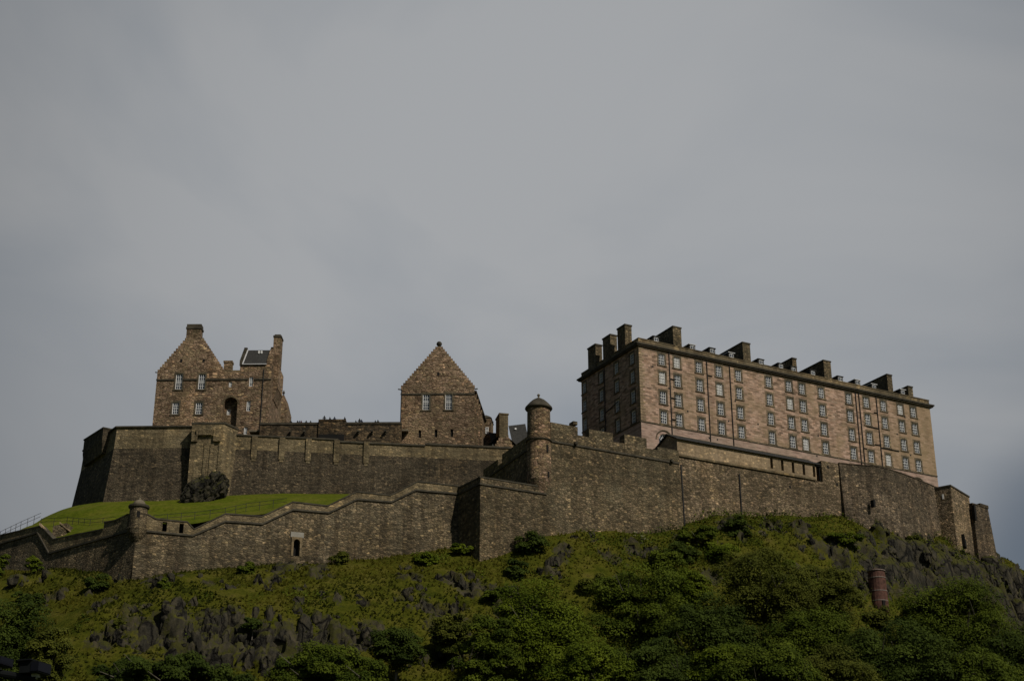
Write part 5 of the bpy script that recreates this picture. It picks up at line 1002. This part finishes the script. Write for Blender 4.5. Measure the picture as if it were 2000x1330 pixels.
TREES = [  # px, ytop, ybot, half width, Y, kind, label
 (1245, 1098, 1330, 112, 178, 'mid', 'tallest round tree, its top nearest the bastion wall below the battlements'),
 (1050, 1140, 1360, 118, 172, 'bright', 'broad bright green tree below the corner of the low outwork'),
 (1480, 1068, 1290, 112, 192, 'olive', 'olive tinted tree reaching up below the guardhouse'),
 (1580, 1190, 1380, 108, 178, 'mid', 'mid green tree before the olive tree, left of the brick pillar'),
 (1850, 1135, 1360, 130, 196, 'mid', 'wide tree below the rounded bastion, right of the red brick pillar'),
 (1975, 1215, 1420, 90, 190, 'dark', 'dark tree cut off by the right edge of the photo'),
 (1745, 1225, 1440, 150, 172, 'dark', 'wide dark tree at the bottom below the red brick pillar'),
 (1150, 1250, 1440, 105, 160, 'bright', 'bright leafy tree at the bottom between the broad and the tallest tree'),
 (1375, 1165, 1400, 105, 172, 'dark', 'dark dense tree between the tallest round tree and the olive tree'),
 (1500, 1265, 1440, 115, 158, 'mid', 'tree at the bottom below the olive tree, darker on its left'),
 (640, 1262, 1400, 125, 160, 'mid', 'flat topped tree at the bottom before the left rock face'),
 (330, 1284, 1400, 175, 156, 'dark', 'low dark tree along the bottom, right of the floodlights'),
 (35, 1165, 1430, 100, 160, 'dark', 'dark ivy green tree at the left edge behind the floodlights'),
 (105, 1215, 1430, 60, 158, 'olive', 'olive shrub tree just right of the dark tree at the left edge'),
 (775, 1222, 1320, 58, 170, 'dark', 'dark rounded tree right of the left rock face'),
 (885, 1200, 1290, 46, 176, 'olive', 'thin olive tree on the bare rocks left of the broad tree'),
 (955, 1200, 1390, 70, 166, 'mid', 'tree at the left flank of the broad bright green tree'),
 (1605, 1098, 1240, 76, 204, 'olive', 'olive tree on the slope just left of the red brick pillar'),
 (1335, 1105, 1220, 58, 192, 'bright', 'slim yellowish tree between the tallest tree and the olive tree'),
 (1270, 1235, 1440, 95, 162, 'dark', 'dark tree at the bottom under the tallest round tree'),
 (1900, 1260, 1440, 110, 170, 'mid', 'tree at the bottom right corner, lighter than its dark neighbours'),
 (1620, 1270, 1440, 100, 164, 'olive', 'fine leaved olive tree at the bottom, left of the wide dark tree'),
 (1410, 1255, 1440, 80, 161, 'bright', 'bright tree at the bottom between two dark trees'),
 (1800, 1172, 1290, 62, 199, 'dark', 'dark tree touching the right side of the red brick pillar'),
]
for i, (px, a, b, hw, Y, kd, lb) in enumerate(TREES):
    s = hw/100; plant('tree', px, a, b, hw, Y, kd, lb, 'tree', 100+i, GT, lobes=int(70+40*s), per=int(500*max(.6, s)), ls=.125)
BUSH = [
 (485, 1093, 1152, 20, 186, 'mid', 'upright bush on the grass left of the arched doorway'),
 (190, 1120, 1166, 25, 182.5, 'dark', 'dark round bush below the sentry turret'),
 (322, 1130, 1168, 15, 181, 'mid', 'small bush below the wall right of the sentry turret'),
 (1006, 1088, 1150, 26, 192.5, 'dark', 'dark bush below the corner of the low outwork'),
 (1038, 1036, 1092, 34, 197, 'dark', 'dark bush against the foot of the low outwork'),
 (665, 1076, 1108, 20, 192, 'olive', 'olive bush at the wall foot right of the arched doorway'),
 (240, 1208, 1236, 20, 175, 'olive', 'small bush on the left rock face'),
 (68, 1088, 1122, 15, 192, 'bright', 'young shrub against the shaded wall at far left'),
 (8, 1075, 1130, 14, 193, 'mid', 'shrub at the left edge against the shaded wall'),
 (495, 1200, 1245, 20, 174.5, 'dark', 'dark bush in a cleft at the top of the left rock face'),
 (1360, 1030, 1065, 45, 207, 'mid', 'spreading bush at the wall foot below the left end of the guardhouse'),
 (1440, 1005, 1062, 26, 210.5, 'dark', 'dark bush at the foot of the thin wall drain pipe'),
 (1300, 1070, 1130, 40, 201, 'mid', 'bush on the slope right of the rocks below the bastion'),
 (60, 1155, 1185, 40, 184, 'dark', 'low dark bush beside the rocks at far left'),
 (830, 1080, 1110, 26, 193.5, 'bright', 'grassy bush near the shaded recess of the low outwork'),
 (900, 1062, 1085, 24, 196.5, 'bright', 'bright bush in the shaded recess of the low outwork'),
 (1780, 1015+30, 1075, 22, 229.5, 'olive', 'scrubby bush below the rounded bastion'),
 (1500, 1085, 1140, 50, 206, 'bright', 'spreading green bush below the guardhouse slits'),
 (1560, 1120, 1190, 55, 203, 'mid', 'bush on the slope between the olive tree and the brick pillar'),
 (1410, 1060, 1120, 55, 206, 'bright', 'low green bush above the olive tree, left of the thicket under the slits'),
 (1330, 1062, 1110, 40, 204, 'dark', 'dark bush left of the spreading bush at the wall foot'),
 (1640, 1040, 1075, 50, 219, 'bright', 'grassy bush below the right end of the patched wall'),
 (1712, 1186, 1240, 34, 209, 'olive', 'olive bush hiding the foot of the red brick pillar'),
 (980, 1150, 1190, 45, 187, 'mid', 'bush on the slope just above the broad bright tree'),
 (1160, 1120, 1165, 40, 193, 'olive', 'olive bush among the rocks below the mound'),
]
for i, (px, a, b, hw, Y, kd, lb) in enumerate(BUSH):
    plant('bush', px, a, b, hw, Y, kd, lb, 'bush', 300+i, GB, lobes=22, per=int(60+5*hw), ls=.14)
# grass tufts and undergrowth on the open slope
def inview(P):
    d = P-np.array([0, 0, CZ]); dep = d[:, 1]*CP+d[:, 2]*SP; py = 665-FPX*(-d[:, 1]*SP+d[:, 2]*CP)/dep; px = 1000+FPX*d[:, 0]/dep
    return (py > 1003) & (py < 1400) & (px > -120) & (px < 2120)
def tufts():
    k = (HV[:, 0] > -80) & (HV[:, 0] < 100) & (HV[:, 1] > 160) & (HV[:, 1] < 252) & (HR < .5) & inview(HV); S = HV[k]; n = 160000
    p = S[rng.integers(0, len(S), n)]+np.stack([rng.uniform(-.3, .3, n), rng.uniform(-.3, .3, n), np.zeros(n)], 1)
    dens = fbm(p[:, 0]*.25, p[:, 1]*.25, p[:, 2]*.25, 3, 31); kk = dens > -.25; p = p[kk]; dens = dens[kk]; n = len(p)
    h = rng.uniform(.10, .28, n)*(1+.8*dens); a = .7+rng.normal(size=n)*.6; w = rng.uniform(.10, .24, n); lean = rng.normal(size=(n, 2))*.15
    V = np.stack([p+np.stack([np.cos(a)*w, np.sin(a)*w, -.1+0*a], 1), p+np.stack([-np.cos(a)*w, -np.sin(a)*w, -.1+0*a], 1), p+np.stack([lean[:, 0], lean[:, 1], h], 1)], 1).reshape(-1, 3)
    t = np.clip(.42+1.5*fbm(p[:, 0]*.10, p[:, 1]*.10, p[:, 2]*.14, 4, 41)+rng.normal(size=n)*.08, 0, 1)
    tag(mesh_np('grass_tufts', V, np.arange(3*n).reshape(n, 3), leafmat('rough_grass', (.036, .044, .004), (.132, .122, .014), trans=.5), attr=[('tone', 'FACE', t)]), 'rough tufted grass growing over the crag', 'grass', kind='stuff')
    # undergrowth: low leafy ground cover, thick on the right-hand slope
    k = (HV[:, 0] > -80) & (HV[:, 0] < 100) & (HV[:, 1] > 160) & (HV[:, 1] < 245) & (HR < .62) & inview(HV); S = HV[k]; n = 260000
    p = S[rng.integers(0, len(S), n)]+rng.normal(size=(n, 3))*np.array([.3, .3, .12])
    d = fbm(p[:, 0]*.16, p[:, 1]*.16, p[:, 2]*.16, 4, 51)+np.clip((p[:, 0]-5)/60, -.40, .35)*.8-np.clip((p[:, 2]-HZ(p[:, 0], p[:, 1]*0+p[:, 1])), 0, 0); kk = d > .12; p = p[kk]; d = d[kk]; n = len(p)
    p[:, 2] += rng.uniform(0, 1, n)*np.clip(d*2.2, .1, 1.1)
    V, Fq, t = leaves(p, rng.normal(size=(n, 3))*.5+np.array([.15, -.3, .8]), rng.uniform(.08, .19, n), np.clip(.5+.8*fbm(p[:, 0]*.2, p[:, 1]*.2, p[:, 2]*.2, 3, 61)+rng.normal(size=n)*.18, 0, 1))
    tag(mesh_np('undergrowth', V, Fq, LEAF['mid'], attr=[('tone', 'FACE', t)]), 'low leafy undergrowth spread over the slope', 'undergrowth', kind='stuff')
tufts()
#SECTION_SMALL
def boulder():
    c = at(397, 966, 214); c = np.array([c[0], 214.0, c[2]]); bm = bmesh.new(); bmesh.ops.create_icosphere(bm, subdivisions=5, radius=1.0)
    P = np.array([v.co[:] for v in bm.verts]); v1, f1 = worley(P[:, 0]*2.2+P[:, 2]*.8, P[:, 1]*2, P[:, 2]*1.3, 2); v2, f2 = worley(P[:, 0]*5, P[:, 1]*5, P[:, 2]*3.5, 6)
    r = 1+(v1-.5)*.32+(v2-.5)*.14+.1*fbm(P[:, 0]*6, P[:, 1]*6, P[:, 2]*6, 3, 3); P = P*r[:, None]
    S = np.array([2.9, 2.6, 3.1]); P = P*S; P[:, 0] += P[:, 2]*.5                      # leans to the right like the crag
    for v, p in zip(bm.verts, P): v.co = p
    me = bpy.data.meshes.new('rock_outcrop'); bm.to_mesh(me); bm.free(); o = bpy.data.objects.new('rock_outcrop', me); COL.objects.link(o); o.location = Vector(c)
    me.materials.append(M_CRAG); tag(o, 'big dark crag standing on the green bank against the high wall', 'rock')
boulder()
def brick_pillar():
    Y = 213.0; t = at(1711, 1112, Y); b = at(1714, 1195, Y); c = np.array([t[0], Y, b[2]-4]); H = t[2]-c[2]; T = thing('brick_pillar', c, 'round red brick stub with pale bands standing out of the rocky slope', 'pillar')
    r = 1.22; q = MB(); q.lathe(c, [(r*1.12, 0), (r*1.05, H-4), (r, H-1.2), (r*.93, H-.3), (r*.6, H), (0, H+.05)], 20); q.build('shaft', M_RED, T)
    for dz in (.25, 1.3, 3.2, 4.6): q = MB(); q.lathe(c, [(r*.9, H-dz-.1), (r*1.05+dz*.008, H-dz-.05), (r*1.05+dz*.008, H-dz+.05), (r*.9, H-dz+.1)], 20); q.build('band', M_BAND, T)
    q = MB(); q.fbox(Fr(c, 75), -.2, .2, H-7, H-4.7, r*.9, r*1.16); q.build('slot', M_DARK, T)
brick_pillar()
def stair_head():
    F = Fr(at(100, 1046, 199), 96); T = thing('stair_head', F.w(0, -2), 'small stone stair head with sloping pale coping inside the wall at far left', 'stair')
    u0, u1 = F.U(104, 1045), F.U(130, 1045); vt, vb = F.V(118, 1023), -2.5; q = MB(); q.hexa([F.w(u0, vb, .4), F.w(u1, vb, .4), F.w(u1, vb, -2), F.w(u0, vb, -2), F.w(u0, vt-.35, .4), F.w(u1, vt, .4), F.w(u1, vt, -2), F.w(u0, vt-.35, -2)]); q.build('wall', M_BAST, T)
    q = MB(); q.slant(F, F.U(82, 1028), F.V(82, 1029), F.V(82, 1024), F.U(110, 1052), F.V(110, 1056), F.V(110, 1051), .2, 1.0); q.slant(F, F.U(119, 1022), vt-.05, vt+.16, F.U(135, 1034), vt-1.0, vt-.8, -.9, .5); q.build('coping', M_HARL, T)
stair_head()
def railing(label, pts, h=1.05, step=1.6, zf=None):
    P = [np.array(p, float) for p in pts]; T = thing('railing', P[0], label, 'railing', 'iron railings on the green bank'); r = MB(); po = MB()
    for a, b in zip(P, P[1:]):
        for f in (1.0, .55): r.tube(a+np.array([0, 0, h*f]), b+np.array([0, 0, h*f]), .03, seg=5)
        n = max(1, int(np.linalg.norm(b-a)/step))
        for k in range(n): p = a+(b-a)*k/n; po.tube(p-np.array([0, 0, .2]), p+np.array([0, 0, h+.05]), .035, seg=5)
    r.build('rail', M_PIPE, T); po.build('posts', M_PIPE, T)
def onterr(px, py, Y): p = at(px, py, Y); return (p[0], p[1], float(TZ(p[0], p[1])))
railing('thin railing on the skyline at the far left above the shaded wall', [onterr(-30, 1052, 201), onterr(0, 1045, 203), onterr(40, 1031, 210), onterr(78, 1020, 215)], 1.15)
railing('railing crossing the grass left of the sentry turret', [onterr(80, 1020, 206), onterr(130, 1026, 204.5), onterr(175, 1030, 200), onterr(225, 1026, 198)])
railing('railing along the foot of the green bank right of the sentry turret', [onterr(300, 1012, 193.5), onterr(380, 1014, 195), onterr(440, 1000, 196), onterr(480, 1000, 199), onterr(560, 982, 200)])
def floodlights():
    Y = 22.0; M_H = plain('black_lamp_housing', (.008, .009, .0095), .15, 6.0, .8, .1); M_L = plain('dark_lamp_glass', (.005, .004, .006), .1, 3, .3, .3)
    b0, b1 = at(-120, 1292, Y), at(78, 1334, Y); m_ = at(74, 1333, Y)
    T = thing('lighting_mast', (m_[0], Y, 0), 'black mast with a cross arm carrying floodlights at the bottom left corner', 'lamp mast')
    q = MB(); q.tube((m_[0], Y, 0), m_, .07, .055, 12); q.build('pole', M_H, T)
    A, B = Vector(at(-160, 1288, Y)), Vector(at(70, 1326, Y)); q = MB(); q.tube(A, B, .055, seg=10); q.build('cross_arm', M_H, T)
    for (x0, x1, yt, yb, lb) in ((48, 90, 1293, 1316, 'black box floodlight at the right end of the cross arm'), (-28, 16, 1283, 1302, 'black box floodlight cut off by the left edge of the photo')):
        c = at((x0+x1)/2, (yt+yb)/2, Y); k = np.linalg.norm(at(x1, yt, Y)-at(x0, yt, Y)); h = at(x0, yt, Y)[2]-at(x0, yb, Y)[2]
        L = thing('floodlight', c-np.array([0, 0, h]), lb, 'floodlight', 'floodlights on the mast'); F = Fr(c, 108)
        q = MB(); w = k*.5; q.slant(F, -w, -h*.5, h*.5, w, -h*.5, h*.42, -.16, .16); q.fbox(F, -w-.02, w*.3, h*.5, h*.5+.02, -.2, .2); q.build('housing', M_H, L)
        q = MB(); q.fbox(F, w*.25, w+.012, -h*.4, h*.32, -.14, .168); q.build('lens', M_L, L)
        q = MB(); q.tube(F.w(.03, -h*.9, 0), F.w(.0, -h*.45, 0), .025, seg=8); q.fbox(F, -.02, .06, -h*.75, -h*.5, -.05, .05); q.build('bracket', plain('worn_steel', (.35, .34, .32), .3, 9, .4), L)
floodlights()
def flowers():
    for i, (x, y, Y) in enumerate(((1240, 1040, 206.5), (1252, 1046, 206), (1258, 1052, 205.5), (1270, 1060, 205.5), (1236, 1046, 205.5))):
        c = at(x, y, Y); gz = float(HZ(c[0], Y)); T = thing('hogweed', (c[0], Y, min(gz, c[2]-.3)), ['topmost white flower head on the mound below the bastion wall', 'second white flower head down the mound', 'middle white flower head above the bare rock', 'lowest white flower head beside the rock', 'white flower head furthest left on the mound'][i], 'flower', 'white flower heads on the mound')
        g = np.random.default_rng(i); n = 60; d = g.normal(size=(n, 3))*np.array([.22, .22, .06]); V, Fq, t = leaves(c+d, np.tile([0, -.3, 1.0], (n, 1))+g.normal(size=(n, 3))*.3, np.full(n, .06), np.ones(n)); mesh_np('flower_head', V, Fq, M_FL, T, T.location)
        q = MB(); q.tube(T.location, c, .025, seg=5); q.build('stem', LEAF['mid'], T)
M_FL = plain('creamy_petals', (.42, .42, .28), .1)
flowers()
